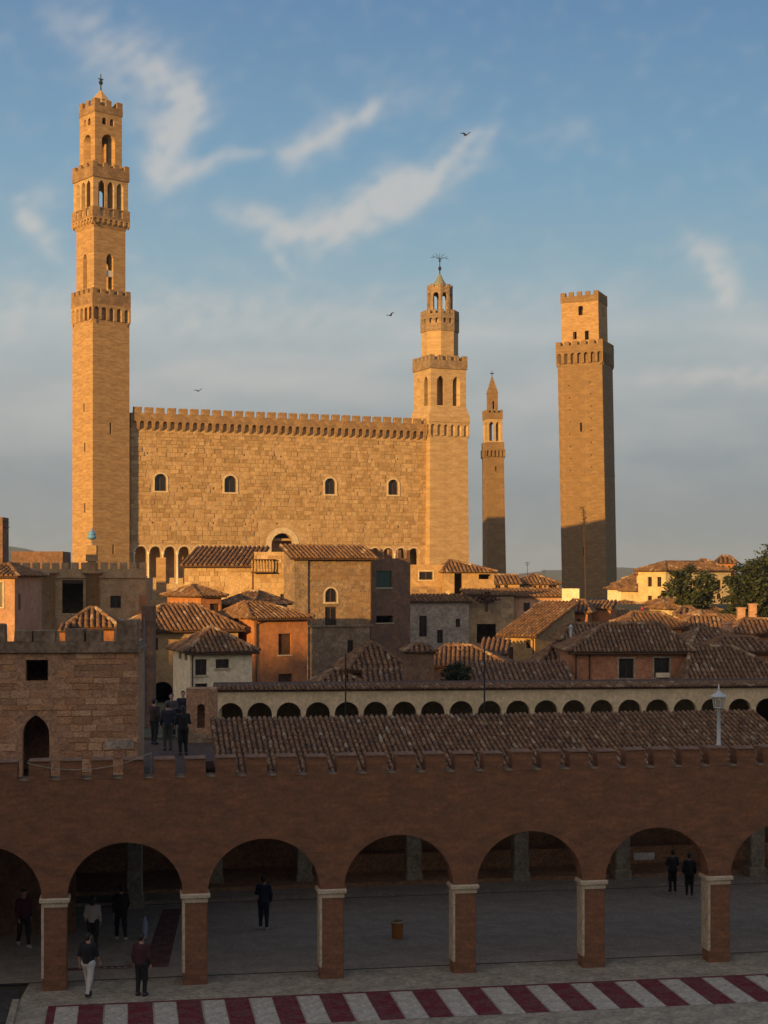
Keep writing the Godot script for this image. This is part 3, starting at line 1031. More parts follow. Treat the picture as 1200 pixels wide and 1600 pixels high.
func make_hand_head() -> void:
	hand_mb = MB.new() # wrist at the origin, fingers along -y, thumb towards +z, palm facing -x
	var b := [[Vector3(0, 0.01, 0), Vector3(0, -0.045, 0.0), 0.020, 0.024], [Vector3(0, -0.04, -0.024), Vector3(0, -0.085, -0.026), 0.014, 0.013], [Vector3(0, -0.04, 0.022), Vector3(0, -0.088, 0.024), 0.014, 0.013]]
	var len := [0.062, 0.075, 0.08, 0.072]
	for i in 4:
		var z := -0.033 + 0.022 * i
		var l: float = len[i]
		var a := Vector3(0, -0.085, z)
		var k1 := a + Vector3(-0.006, -l * 0.5, 0)
		var k2 := k1 + Vector3(-0.02, -l * 0.42, 0)
		b.append([a, k1, 0.0095, 0.009])
		b.append([k1, k2, 0.009, 0.0075])
	b.append([Vector3(0, -0.03, 0.026), Vector3(-0.012, -0.065, 0.052), 0.0125, 0.0105])
	b.append([Vector3(-0.012, -0.065, 0.052), Vector3(-0.022, -0.098, 0.056), 0.0105, 0.0085])
	nets(b, 0.0055, 0.0035, hand_mb)
	head_mb = MB.new() # chin-to-crown centre at the origin, looking along +z
	b = [[Vector3(0, 0.035, -0.015), Vector3(0, 0.045, 0.02), 0.082, 0.075], [Vector3(0, -0.03, 0.02), Vector3(0, -0.075, 0.05), 0.062, 0.036], [Vector3(0, 0.01, 0.085), Vector3(0, -0.022, 0.103), 0.010, 0.014],
		[Vector3(-0.078, -0.0, -0.005), Vector3(-0.083, 0.025, -0.012), 0.012, 0.015], [Vector3(0.078, -0.0, -0.005), Vector3(0.083, 0.025, -0.012), 0.012, 0.015],
		[Vector3(0, -0.06, -0.02), Vector3(0, -0.16, -0.03), 0.052, 0.056], [Vector3(-0.018, -0.052, 0.083), Vector3(0.018, -0.052, 0.083), 0.011, 0.011], [Vector3(-0.035, 0.03, 0.078), Vector3(0.035, 0.03, 0.078), 0.012, 0.012]]
	nets(b, 0.011, 0.010, head_mb)
	for s in [-1, 1]:
		head_mb.col = Color(0.1, 0.08, 0.07)
		head_mb.lathe([[0.0, -0.008], [0.009, 0.0], [0.0, 0.008]], 6, Vector3(s * 0.032, 0.005, 0.086))
	head_mb.col = Color(0.75, 0.45, 0.42)
	head_mb.box(Vector3(-0.022, -0.056, 0.088), Vector3(0.022, -0.049, 0.0965))
	for kind in ["short", "long"]:
		var h := MB.new()
		var hb := [[Vector3(0, 0.055, -0.03), Vector3(0, 0.068, 0.012), 0.088, 0.076], [Vector3(0, 0.02, -0.05), Vector3(0, -0.03, -0.05), 0.07, 0.055]]
		if kind == "long":
			hb.append([Vector3(0, -0.02, -0.06), Vector3(0, -0.24, -0.085), 0.075, 0.055])
			hb.append([Vector3(0, -0.24, -0.085), Vector3(0, -0.34, -0.09), 0.055, 0.02])
		nets(hb, 0.014, 0.012, h)
		hair_mb[kind] = h

func pose(kind: String) -> Dictionary:
	if pose_cache.has(kind):
		return pose_cache[kind]
	var st := 0.0
	var arm := [Vector3(0.235, 1.13, -0.03), Vector3(0.245, 0.885, 0.06), Vector3(-0.235, 1.13, -0.03), Vector3(-0.245, 0.885, 0.06)]
	if kind == "walk":
		st = 0.16
		arm = [Vector3(0.235, 1.14, -0.1), Vector3(0.24, 0.91, -0.06), Vector3(-0.235, 1.14, 0.08), Vector3(-0.23, 0.93, 0.22)]
	elif kind == "reach":
		st = 0.05
		arm = [Vector3(0.24, 1.17, 0.1), Vector3(0.15, 1.12, 0.34), Vector3(-0.235, 1.13, -0.03), Vector3(-0.245, 0.885, 0.06)]
	elif kind == "fold":
		arm = [Vector3(0.24, 1.15, 0.06), Vector3(0.05, 1.12, 0.22), Vector3(-0.24, 1.15, 0.06), Vector3(-0.05, 1.12, 0.24)]
	var L := {}
	for s in [1, -1]:
		L[s] = [Vector3(0.095 * s, 0.9, 0), Vector3(0.10 * s, 0.49, 0.03 + st * s * 0.7), Vector3(0.105 * s, 0.085 + (0.05 if s < 0 and st > 0.1 else 0.0), -0.03 + st * s * 1.25), Vector3(0.12 * s, 0.04, 0.12 + st * s * 1.25)]
	var torso := [[Vector3(0, 0.92, 0), Vector3(0, 1.08, 0.0), 0.15, 0.132], [Vector3(0, 1.08, 0), Vector3(0, 1.3, 0.0), 0.132, 0.155], [Vector3(-0.13, 1.405, -0.01), Vector3(0.13, 1.405, -0.01), 0.075, 0.075], [Vector3(0, 1.42, -0.01), Vector3(0, 1.53, 0.005), 0.062, 0.055]]
	var arms := []
	for i in 2:
		var sh := Vector3(0.18 * (1 - 2 * i), 1.405, -0.01)
		arms.append([sh, arm[i * 2], 0.056, 0.043])
		arms.append([arm[i * 2], arm[i * 2 + 1], 0.041, 0.029])
	var legs := []
	for s in [1, -1]:
		legs.append([L[s][0], L[s][1], 0.088, 0.058])
		legs.append([L[s][1], L[s][2], 0.055, 0.036])
	var feet := []
	for s in [1, -1]:
		feet.append([L[s][2] + Vector3(0, -0.02, -0.02), L[s][3] + Vector3(0, 0.0 if st < 0.1 or s > 0 else 0.04, 0), 0.044, 0.038])
	var grow := func(bs, k): return bs.map(func(b): return [b[0], b[1], b[2] + k, b[3] + k])
	var body := MB.new()
	nets(grow.call(torso.slice(0, 3), -0.03) + [torso[3]] + arms + grow.call(legs, -0.008) + feet, 0.03, 0.022, body, 1.0)
	body.add([head_mb.v, head_mb.c], Transform3D(Basis(), Vector3(0, 1.625, 0.015)))
	for i in 2:
		var dir: Vector3 = (arm[i * 2 + 1] - arm[i * 2]).normalized()
		var y := -dir
		var x := (Vector3.RIGHT * (1 - 2 * i) - y * y.dot(Vector3.RIGHT * (1 - 2 * i))).normalized()
		body.add([hand_mb.v, hand_mb.c], Transform3D(Basis(x, y, x.cross(y)), arm[i * 2 + 1]))
	var tr := MB.new()
	nets(grow.call(legs, 0.018) + [[Vector3(-0.05, 0.93, 0), Vector3(0.05, 0.93, 0), 0.145, 0.145]], 0.026, 0.02, tr, 1.0, [0.07, 1.03])
	var shirt := MB.new()
	nets(grow.call(torso.slice(0, 3), 0.02) + grow.call(arms, 0.014), 0.026, 0.022, shirt, 1.0, [0.9, 1.475])
	var tee := MB.new()
	nets(grow.call(torso.slice(0, 3), 0.02) + grow.call([arms[0], arms[2]], 0.016), 0.026, 0.022, tee, 1.0, [0.93, 1.475])
	var shoes := []
	for b in feet:
		var s := MB.new()
		nets([[b[0] + Vector3(0, -0.012, 0), b[1], b[2] + 0.012, b[3] + 0.006]], 0.02, 0.012, s, 1.0, [0.0, 0.2])
		shoes.append(s.mesh(true))
	pose_cache[kind] = {"body": body.mesh(true), "trousers": tr.mesh(true), "shirt": shirt.mesh(true), "tee": tee.mesh(true), "shoes": shoes}
	return pose_cache[kind]

func person(label: String, pos: Vector3, face: float, kind: String, top: Color, legs: Color, hair := "short", shoe := "shoe", tall := 1.0, sleeve := "shirt", group := "") -> Node3D:
	var n := thing("person", label, "person", pos, deg_to_rad(face), group)
	n.scale = Vector3(tall, tall, tall)
	var p := pose(kind)
	var cloth := func(c: Color): return plain("cloth_%.3f_%.3f_%.3f" % [c.r, c.g, c.b], c, 0.9)
	put(n, "body", p.body, mats["skin"])
	put(n, "shirt", p[sleeve], cloth.call(top))
	put(n, "trousers", p.trousers, cloth.call(legs))
	for s in p.shoes:
		put(n, "shoe", s, mats[shoe])
	put(n, "hair", (hair_mb[hair] as MB).mesh(true), mats["hair"], Transform3D(Basis(), Vector3(0, 1.625, 0.015)))
	return n

# ------------------------------------------------------------------ the arcade court
var court := Vector3(-9.18, 0, -42.8)
var court_turn := deg_to_rad(9.45)
func cw(x: float, y: float, z: float) -> Vector3: # court frame to world
	return Transform3D(Basis(Vector3.UP, court_turn), court) * Vector3(x, y, z)

func flat_sheet(called: String, pts: Array, y: float, m: Material, parent: Node = null) -> MeshInstance3D:
	var mb := MB.new()
	var p := pts.map(func(q): return cw(q[0], y, q[1]))
	for i in range(1, p.size() - 1):
		mb.tri(p[0], p[i], p[i + 1])
	var o := part(self if parent == null else parent, called, mb, m)
	if parent == null:
		o.set_meta("kind", "structure")
	return o

func build_ground() -> void:
	var mb := MB.new()
	var ds := [-160.0, 0, 30, 63.5, 63.6, 72, 82, 100, 125, 137, 150, 170, 190, 250, 320, 420, 520, 700, 900, 1500, 3000, 4500]
	var xs := [-4000.0, -2500, -1000, -400, -150, -60, -20, 0, 20, 60, 150, 400, 1000, 2500, 4000]
	for i in ds.size() - 1:
		for j in xs.size() - 1:
			var q := func(d, x): return Vector3(x, hgt(d) - 0.03, -d)
			mb.quad(q.call(ds[i], xs[j]), q.call(ds[i + 1], xs[j]), q.call(ds[i + 1], xs[j + 1]), q.call(ds[i], xs[j + 1]))
	structure("ground", mb, mats["land"])
	# distant ridge
	var hb := MB.new()
	var n := FastNoiseLite.new()
	n.seed = 3
	n.frequency = 0.0011
	var top := func(x): return 8.0 + 34.0 * (n.get_noise_1d(x) + 0.25) + 74.0 * exp(-pow((x + 870.0) / 130.0, 2.0)) + 26.0 * exp(-pow((x + 640.0) / 140.0, 2.0))
	for i in 220:
		var x0 := -3850.0 + i * 35.0
		var x1 := x0 + 35.0
		var a: float = max(3.0, top.call(x0))
		var b: float = max(3.0, top.call(x1))
		hb.quad(Vector3(x0, -4, -3000), Vector3(x0, a * 0.6, -3250), Vector3(x1, b * 0.6, -3250), Vector3(x1, -4, -3000))
		hb.quad(Vector3(x0, a * 0.6, -3250), Vector3(x0, a, -3600), Vector3(x1, b, -3600), Vector3(x1, b * 0.6, -3250))
		hb.quad(Vector3(x0, a, -3600), Vector3(x0, -4, -4400), Vector3(x1, -4, -4400), Vector3(x1, b, -3600))
	structure("hills", hb, mats["land"])
	# court floor
	flat_sheet("road", [[-30, 12], [-30, -0.6], [-0.95, -0.6], [-0.95, 12]], 0.0, mats["asphalt"])
	var pv := flat_sheet("pavement", [[-0.9, 12], [-0.9, 0.9], [-0.75, -0.95], [36, -0.95], [36, 12]], 0.03, mats["pavement"])
	var kb := MB.new()
	kb.t = Transform3D(Basis(Vector3.UP, court_turn), court)
	kb.box(Vector3(-1.08, -0.02, 0.9), Vector3(-0.9, 0.10, 12))
	structure("kerb", kb, mats["pavement"])
	# striped crossing
	flat_sheet("edge_line", [[-0.1, 1.62], [-0.1, 1.48], [36, 1.48], [36, 1.62]], 0.034, mats["red_paint"], pv)
	flat_sheet("edge_line", [[-0.1, 4.4], [-0.1, 1.62], [0.12, 1.62], [0.12, 4.4]], 0.034, mats["red_paint"], pv)
	for i in 21:
		var x := 0.72 + 1.30 * i
		flat_sheet("stripe", [[x, 4.25], [x, 1.62], [x + 0.65, 1.62], [x + 0.65, 4.25]], 0.036, mats["red_paint"], pv)
		flat_sheet("stripe", [[x - 0.6, 4.25], [x - 0.6, 1.64], [x - 0.02, 1.64], [x - 0.02, 4.25]], 0.036, mats["white_paint"], pv)
	# hall floor, its dark channel and its painted bands
	var hf := flat_sheet("hall_floor", [[-12, -1.12], [-12, -11.0], [34, -11.0], [34, -1.12]], 0.012, mats["hall_floor"])
	flat_sheet("channel", [[-12, -0.95], [-12, -1.12], [34, -1.12], [34, -0.95]], 0.006, mats["asphalt"])
	flat_sheet("painted_band", [[-0.2, -2.25], [-0.2, -2.6], [2.9, -2.6], [2.9, -2.25]], 0.016, mats["faded_red"], hf)
	flat_sheet("painted_band", [[2.45, -2.25], [3.2, -10.2], [3.85, -10.2], [3.2, -2.25]], 0.0175, mats["faded_red"], hf)
	flat_sheet("painted_band", [[1.9, -2.65], [2.5, -10.2], [3.0, -10.2], [2.35, -2.65]], 0.016, mats["pavement"], hf)
	for i in 6:
		flat_sheet("zigzag", [[1.05 + i * 0.2, -2.34], [1.15 + i * 0.2, -2.5], [1.25 + i * 0.2, -2.34]], 0.02, mats["white_paint"], hf)
	var sb := MB.new()
	sb.t = kb.t
	sb.box(Vector3(-12, -0.02, -16), Vector3(34, 0.26, -12.4))
	for i in 4:
		sb.box(Vector3(9 + 0.001 * i, 0.26 + 0.17 * i, -15.6 + 0.3 * i - 0.28), Vector3(30, 0.26 + 0.17 * (i + 1), -15.6 + 0.3 * 4))
	var lb := MB.new()
	lb.t = kb.t
	lb.box(Vector3(-12, -0.02, -12.4), Vector3(34, 0.13, -11.12))
	structure("walkway", lb, mats["hall_floor"])
	flat_sheet("channel", [[-12, -11.0], [-12, -11.12], [34, -11.12], [34, -11.0]], 0.006, mats["asphalt"])
	structure("step", sb, mats["old_brick"])

func build_arcade() -> void:
	var n := thing("arcade_wall", "long shaded brick wall with round arches on piers and small battlements", "wall", court, court_turn)
	var mb := MB.new()
	var ops := []
	for i in range(-2, 8):
		var c := (i + 0.5) * 3.9
		ops.append([c - 1.6, c + 1.6, 2.62, 4.12, 1, 1.5])
	mb.panel(-7.4, 31.0, 2.62, 5.9, 0, -0.6, ops, 1.0, 22)
	part(n, "wall", mb, mats["brick"])
	var pm := MB.new()
	pm.cbox(Vector3(-0.34, 0, -0.58), Vector3(0.34, 2.4, -0.02), 0.03)
	var pier_mesh := pm.mesh()
	var cm := MB.new()
	cm.cbox(Vector3(-0.36, 2.36, -0.6), Vector3(0.36, 2.5, 0.0), 0.02)
	cm.cbox(Vector3(-0.42, 2.5, -0.66), Vector3(0.42, 2.618, 0.06), 0.03)
	var cap_mesh := cm.mesh()
	var qm := MB.new()
	qm.cbox(Vector3(-0.365, 0.35, -0.57), Vector3(-0.29, 2.36, 0.0), 0.012)
	var quoin := qm.mesh()
	for i in range(-1, 8):
		var p := put(n, "pier", pier_mesh, mats["brick"], Transform3D(Basis(), Vector3(i * 3.9, 0.03, 0)))
		put(p, "capital", cap_mesh, mats["trim"], Transform3D(Basis(), Vector3(0, -0.03, 0)))
		put(p, "quoin", quoin, mats["trim"], Transform3D())
	var mm := []
	for k in 4:
		var b := MB.new()
		b.cbox(Vector3(-0.29, 0, -0.6), Vector3(0.29, 0.52, -0.004), 0.02, 0.014, rng)
		var c := MB.new()
		c.cbox(Vector3(-0.3, 0.52, -0.61), Vector3(0.3, 0.56, 0.014), 0.015, 0.008, rng)
		mm.append([b.mesh(), c.mesh()])
	var sm := MB.new()
	sm.cbox(Vector3(-0.15, 0.0, -0.6), Vector3(0.15, 0.05, 0.02), 0.012, 0.008, rng)
	var sill := sm.mesh()
	for i in 43:
		var x := -7.0 + 0.865 * i + 0.52
		var k := rng.randi_range(0, 3)
		var m := put(n, "merlon", mm[k][0], mats["brick"], Transform3D(Basis(Vector3.UP, rng.randf_range(-0.012, 0.012)), Vector3(x, 5.9 + rng.randf_range(-0.025, 0.01), 0)))
		put(m, "coping", mm[k][1], mats["brown_plaster"])
		put(n, "sill", sill, mats["dark_stone"], Transform3D(Basis(), Vector3(x + 0.4325, 5.9, 0)))
	# the hall behind it
	var h := thing("hall", "dark inner hall and yard behind the brick arches with pale columns at the back", "hall", court, court_turn)
	var d := MB.new()
	d.box(Vector3(-12, 5.0, -16.3), Vector3(4.3, 5.25, -0.62))
	d.box(Vector3(4.3, 5.0, -16.3), Vector3(34, 5.25, -9.2))
	d.box(Vector3(22.9, 5.0, -5.2), Vector3(34, 5.25, -0.62))
	part(h, "roof_deck", d, mats["roof_bed"])
	var w := MB.new()
	w.box(Vector3(-12, 0, -16.3), Vector3(34, 4.995, -16.0))
	w.box(Vector3(-12.3, 0, -16.3), Vector3(-12, 5.2, -0.7))
	w.box(Vector3(34, 0, -16.3), Vector3(34.3, 5.2, -0.7))
	part(h, "back_wall", w, mats["old_brick"])
	var l := MB.new()
	l.box(Vector3(-12, 0, -7.3), Vector3(0.35, 4.99, -7.0))
	part(h, "side_wall", l, mats["brown_plaster"])
	for q in [[210, 53.8], [475, 57.3], [645, 57.6], [812, 58.0], [970, 58.3], [1180, 58.8], [335, 57.0]]:
		var p := Vector3((q[0] - 600.0) / F * q[1], 0, -q[1])
		var lp := Transform3D(Basis(Vector3.UP, court_turn), court).affine_inverse() * p
		var c := MB.new()
		c.cbox(lp + Vector3(-0.34, 0, -0.34), lp + Vector3(0.34, 0.5, 0.34), 0.05)
		c.cbox(lp + Vector3(-0.29, 0.5, -0.29), lp + Vector3(0.29, 4.99, 0.29), 0.05)
		part(h, "column", c, mats["pavement"])
	# tiled roof over the middle of the hall
	var r := thing("tile_roof", "wide dark brown barrel tile roof sloping to the brick battlements", "roof", cw(4.72, 5.25, -0.72), court_turn)
	roof(r, 18.1, 0.35, 4.75, {"kind": "shed", "rise": 1.44, "oh": 0.12, "tw": 0.165, "tl": 0.32, "parts": 300, "from": 3, "tiled": [0]}, mats["brown_plaster"])
	var bw := MB.new()
	bw.box(Vector3(0.004, -0.25, -4.74), Vector3(18.09, 0.0, -0.02))
	bw.box(Vector3(0.3, 0.0, -0.3), Vector3(17.8, 0.3, -0.03))
	part(r, "wall", bw, mats["brown_plaster"])

func build_loggia() -> void:
	var d := 66.0
	var th := deg_to_rad(6.0)
	var k0 := (336.0 - 600.0) / F
	var n := thing("loggia", "low cream loggia with a row of dark round arches and tiled eave", "loggia", Vector3(k0 * d, 4.9, -d), th)
	var W := 26.5
	var pitch := 1.255
	var ops := []
	for i in 21:
		var c := 0.66 + i * pitch
		ops.append([c - 0.53, c + 0.53, 0.0, 1.24, 1, 0.53])
	var h := 6.62 - 4.9
	var mb := MB.new()
	mb.panel(0, W, 0, h, 0, -0.3, ops, 1.0, 14)
	mb.box(Vector3(0, 0, -4.9), Vector3(0.28, h, -0.3))
	mb.box(Vector3(W - 0.28, 0, -4.9), Vector3(W, h, -0.3))
	part(n, "wall", mb, mats["loggia_cream"])
	var bk := MB.new()
	bk.box(Vector3(0, -0.5, -5.2), Vector3(W, h, -4.9))
	part(n, "back_wall", bk, mats["loggia_cream"])
	var fl := MB.new()
	fl.box(Vector3(0, -0.4, -4.9), Vector3(W, 0.0, 0.05))
	part(n, "floor", fl, mats["pavement"])
	var bd := MB.new()
	bd.box(Vector3(-0.1, h, -5.3), Vector3(W + 0.1, h + 0.05, 0.07))
	part(n, "boards", bd, mats["wood"])
	var rest := MB.new()
	var budget := {"n": 110}
	tile_plane(n, Vector3(-0.1, h + 0.055, 0.1), Vector3(W + 0.1, h + 0.055, 0.1), Vector3(W + 0.1, h + 0.1, -1.6), Vector3(-0.1, h + 0.1, -1.6), 0.2, 0.42, budget, rest)
	part(n, "tiles", rest, mats["tile"]).set_meta("kind", "stuff")

# ------------------------------------------------------------------ palace and towers
func build_palace() -> void:
	var b := {"d": 200.0, "th": deg_to_rad(21.6), "base": 6.0, "x0": (203.0 - 600.0) / F * 200.0}
	var n := thing("palace", "long sunlit stone palace wall with battlements, arched windows and ground arcade", "palace", Vector3(b.x0, b.base, -b.d), b.th)
	var W := fx(b, 673)
	var top: float = 30.85 - b.base
	var ops := []
	for q in [[240, 738, 262, 769], [349, 741, 371, 771], [506, 745, 526, 774], [605, 747, 624, 775]]:
		var x0 := fx(b, q[0] + 1.5)
		var x1 := fx(b, q[2] - 1.5)
		ops.append([x0, x1, fy(b, q[0], q[3] - 2), fy(b, q[0], q[1] + 2), 1, (x1 - x0) * 0.42])
	var wins := ops.duplicate()
	var gx := [fx(b, 424), fx(b, 459)]
	var gate := [gx[0], gx[1], 4.0, fy(b, 441, 833), 1, (gx[1] - gx[0]) * 0.5]
	ops.append(gate)
	var pitch := 1.93
	var arcs := []
	var x := 0.5
	while x + pitch < W - 0.3:
		if x + pitch < gx[0] - 1.2 or x > gx[1] + 1.2:
			var o := [x + 0.17, x + pitch - 0.17, 4.5, 15.5 - b.base, 1, 0.79]
			ops.append(o); arcs.append(o)
		x += pitch
	for i in 9:
		for k in 3:
			var hx := 2.6 + i * 4.4 + rng.randf_range(-0.5, 0.5)
			var hy := 12.6 + k * 4.6 + rng.randf_range(-0.15, 0.15)
			var free := hx < W - 1.0
			for o in ops:
				if hx > o[0] - 1.0 and hx < o[1] + 1.0 and hy > o[2] - 1.0 and hy < o[3] + 1.2:
					free = false
			if free and rng.randf() < 0.7:
				ops.append([hx - 0.1, hx + 0.1, hy - 0.11, hy + 0.11, 0, 0])
	var mb := MB.new()
	mb.panel(0, W, 0, top, 0, -0.9, ops, 1.0, 12)
	part(n, "wall", mb, mats["palace"])
	var inner := MB.new()
	inner.box(Vector3(0.02, 0, -3.8), Vector3(W - 0.02, 12, -3.5))
	inner.box(Vector3(0.02, 10.4, -3.5), Vector3(W - 0.02, 10.7, -0.9))
	inner.box(Vector3(0.02, 4.0, -3.5), Vector3(W - 0.02, 4.4, -0.9))
	part(n, "arcade_back", inner, mats["palace"])
	var body := MB.new()
	body.box(Vector3(0.02, 12.01, -11), Vector3(W - 0.02, 20.0, -0.95))
	part(n, "roof", body, mats["roof_bed"])
	for o in wins:
		dress(n, o, "dark", Transform3D(), 0.45)
		var tb := MB.new()
		tb.trim(o, 0.2, 0, 0.09)
		tb.box(Vector3(o[0] - 0.25, o[2] - 0.2, -0.03), Vector3(o[1] + 0.25, o[2], 0.14))
		part(n, "surround", tb, mats["trim"])
	var gt := MB.new()
	gt.trim(gate, 0.75, 0, 0.07, 16)
	part(n, "surround", gt, mats["trim"])
	# slim columns of the ground arcade, archivolts
	var cm := MB.new()
	var ah: float = 15.5 - b.base - 0.79
	cm.lathe([[0.24, 4.4], [0.24, 4.7], [0.15, 4.8], [0.13, ah - 0.35], [0.17, ah - 0.3], [0.24, ah], [0.0, ah]], 10)
	var col := cm.mesh(true)
	for o in arcs:
		put(n, "column", col, mats["white_stone"], Transform3D(Basis(), Vector3(o[0] - 0.17, 0, 0.12)))
		var ab := MB.new()
		ab.trim([o[0], o[1], ah, o[3], 1, o[5]], 0.2, 0, 0.06)
		part(n, "arch", ab, mats["trim"])
	# corbel table, parapet, battlements
	var cb := MB.new()
	var co := []
	var per := 42
	for i in per:
		var c := W * (i + 0.5) / per
		co.append([c - 0.32, c + 0.32, top + 0.2, top + 1.0, 1, 0.32])
	cb.panel(0, W, top + 0.2, 32.85 - b.base, 0.5, 0.001, co)
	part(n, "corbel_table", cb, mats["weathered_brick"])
	var bm := MB.new()
	bm.quad(Vector3(-0.17, -0.45, 0), Vector3(-0.17, 0, 0.49), Vector3(0.17, 0, 0.49), Vector3(0.17, -0.45, 0))
	bm.tri(Vector3(-0.17, 0, 0), Vector3(-0.17, 0, 0.49), Vector3(-0.17, -0.45, 0))
	bm.tri(Vector3(0.17, 0, 0.49), Vector3(0.17, 0, 0), Vector3(0.17, -0.45, 0))
	var br := bm.mesh()
	for i in range(1, per):
		put(n, "corbel", br, mats["palace"], Transform3D(Basis(), Vector3(W * i / per, top + 0.2, 0)))
	var bh := MB.new()
	bh.box(Vector3(0, top + 0.001, -0.9), Vector3(W, 32.85 - b.base - 0.004, -0.001))
	part(n, "parapet", bh, mats["palace"])
	var mm := []
	for k in 3:
		var m := MB.new()
		m.cbox(Vector3(-0.54, 0, -0.5), Vector3(0.54, 0.8, 0), 0.04, 0.03, rng)
		mm.append(m.mesh())
	var cnt := 28
	for i in cnt:
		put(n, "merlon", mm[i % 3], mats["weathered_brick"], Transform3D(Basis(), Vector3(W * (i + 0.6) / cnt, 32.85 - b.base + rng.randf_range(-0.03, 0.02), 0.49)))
	var solid := ops.map(func(o): return [o[0] - (1.5 if o == gate else 0.25 if o[1] - o[0] > 0.3 else 0.0), o[1] + (1.5 if o == gate else 0.25 if o[1] - o[0] > 0.3 else 0.0), o[2], o[3] + (1.3 if o == gate else 0.25)])
	stones(n, "stone", 0.05, W - 0.05, 9.9, top - 0.3, 0.74, 0.52, solid, [[0.455, 0.32, 0.178], [0.43, 0.30, 0.163], [0.475, 0.34, 0.19], [0.395, 0.27, 0.143], [0.445, 0.31, 0.17], [0.365, 0.247, 0.13]], 300, 0.08, 0.08)

func lancet(x: float, w: float, y0: float, y1: float) -> Array:
	return [x - w / 2, x + w / 2, y0, y1, 2, w * 0.75]
func rounded(x: float, w: float, y0: float, y1: float) -> Array:
	return [x - w / 2, x + w / 2, y0, y1, 1, w * 0.5]
func square(x: float, w: float, y0: float, y1: float) -> Array:
	return [x - w / 2, x + w / 2, y0, y1, 0, 0]

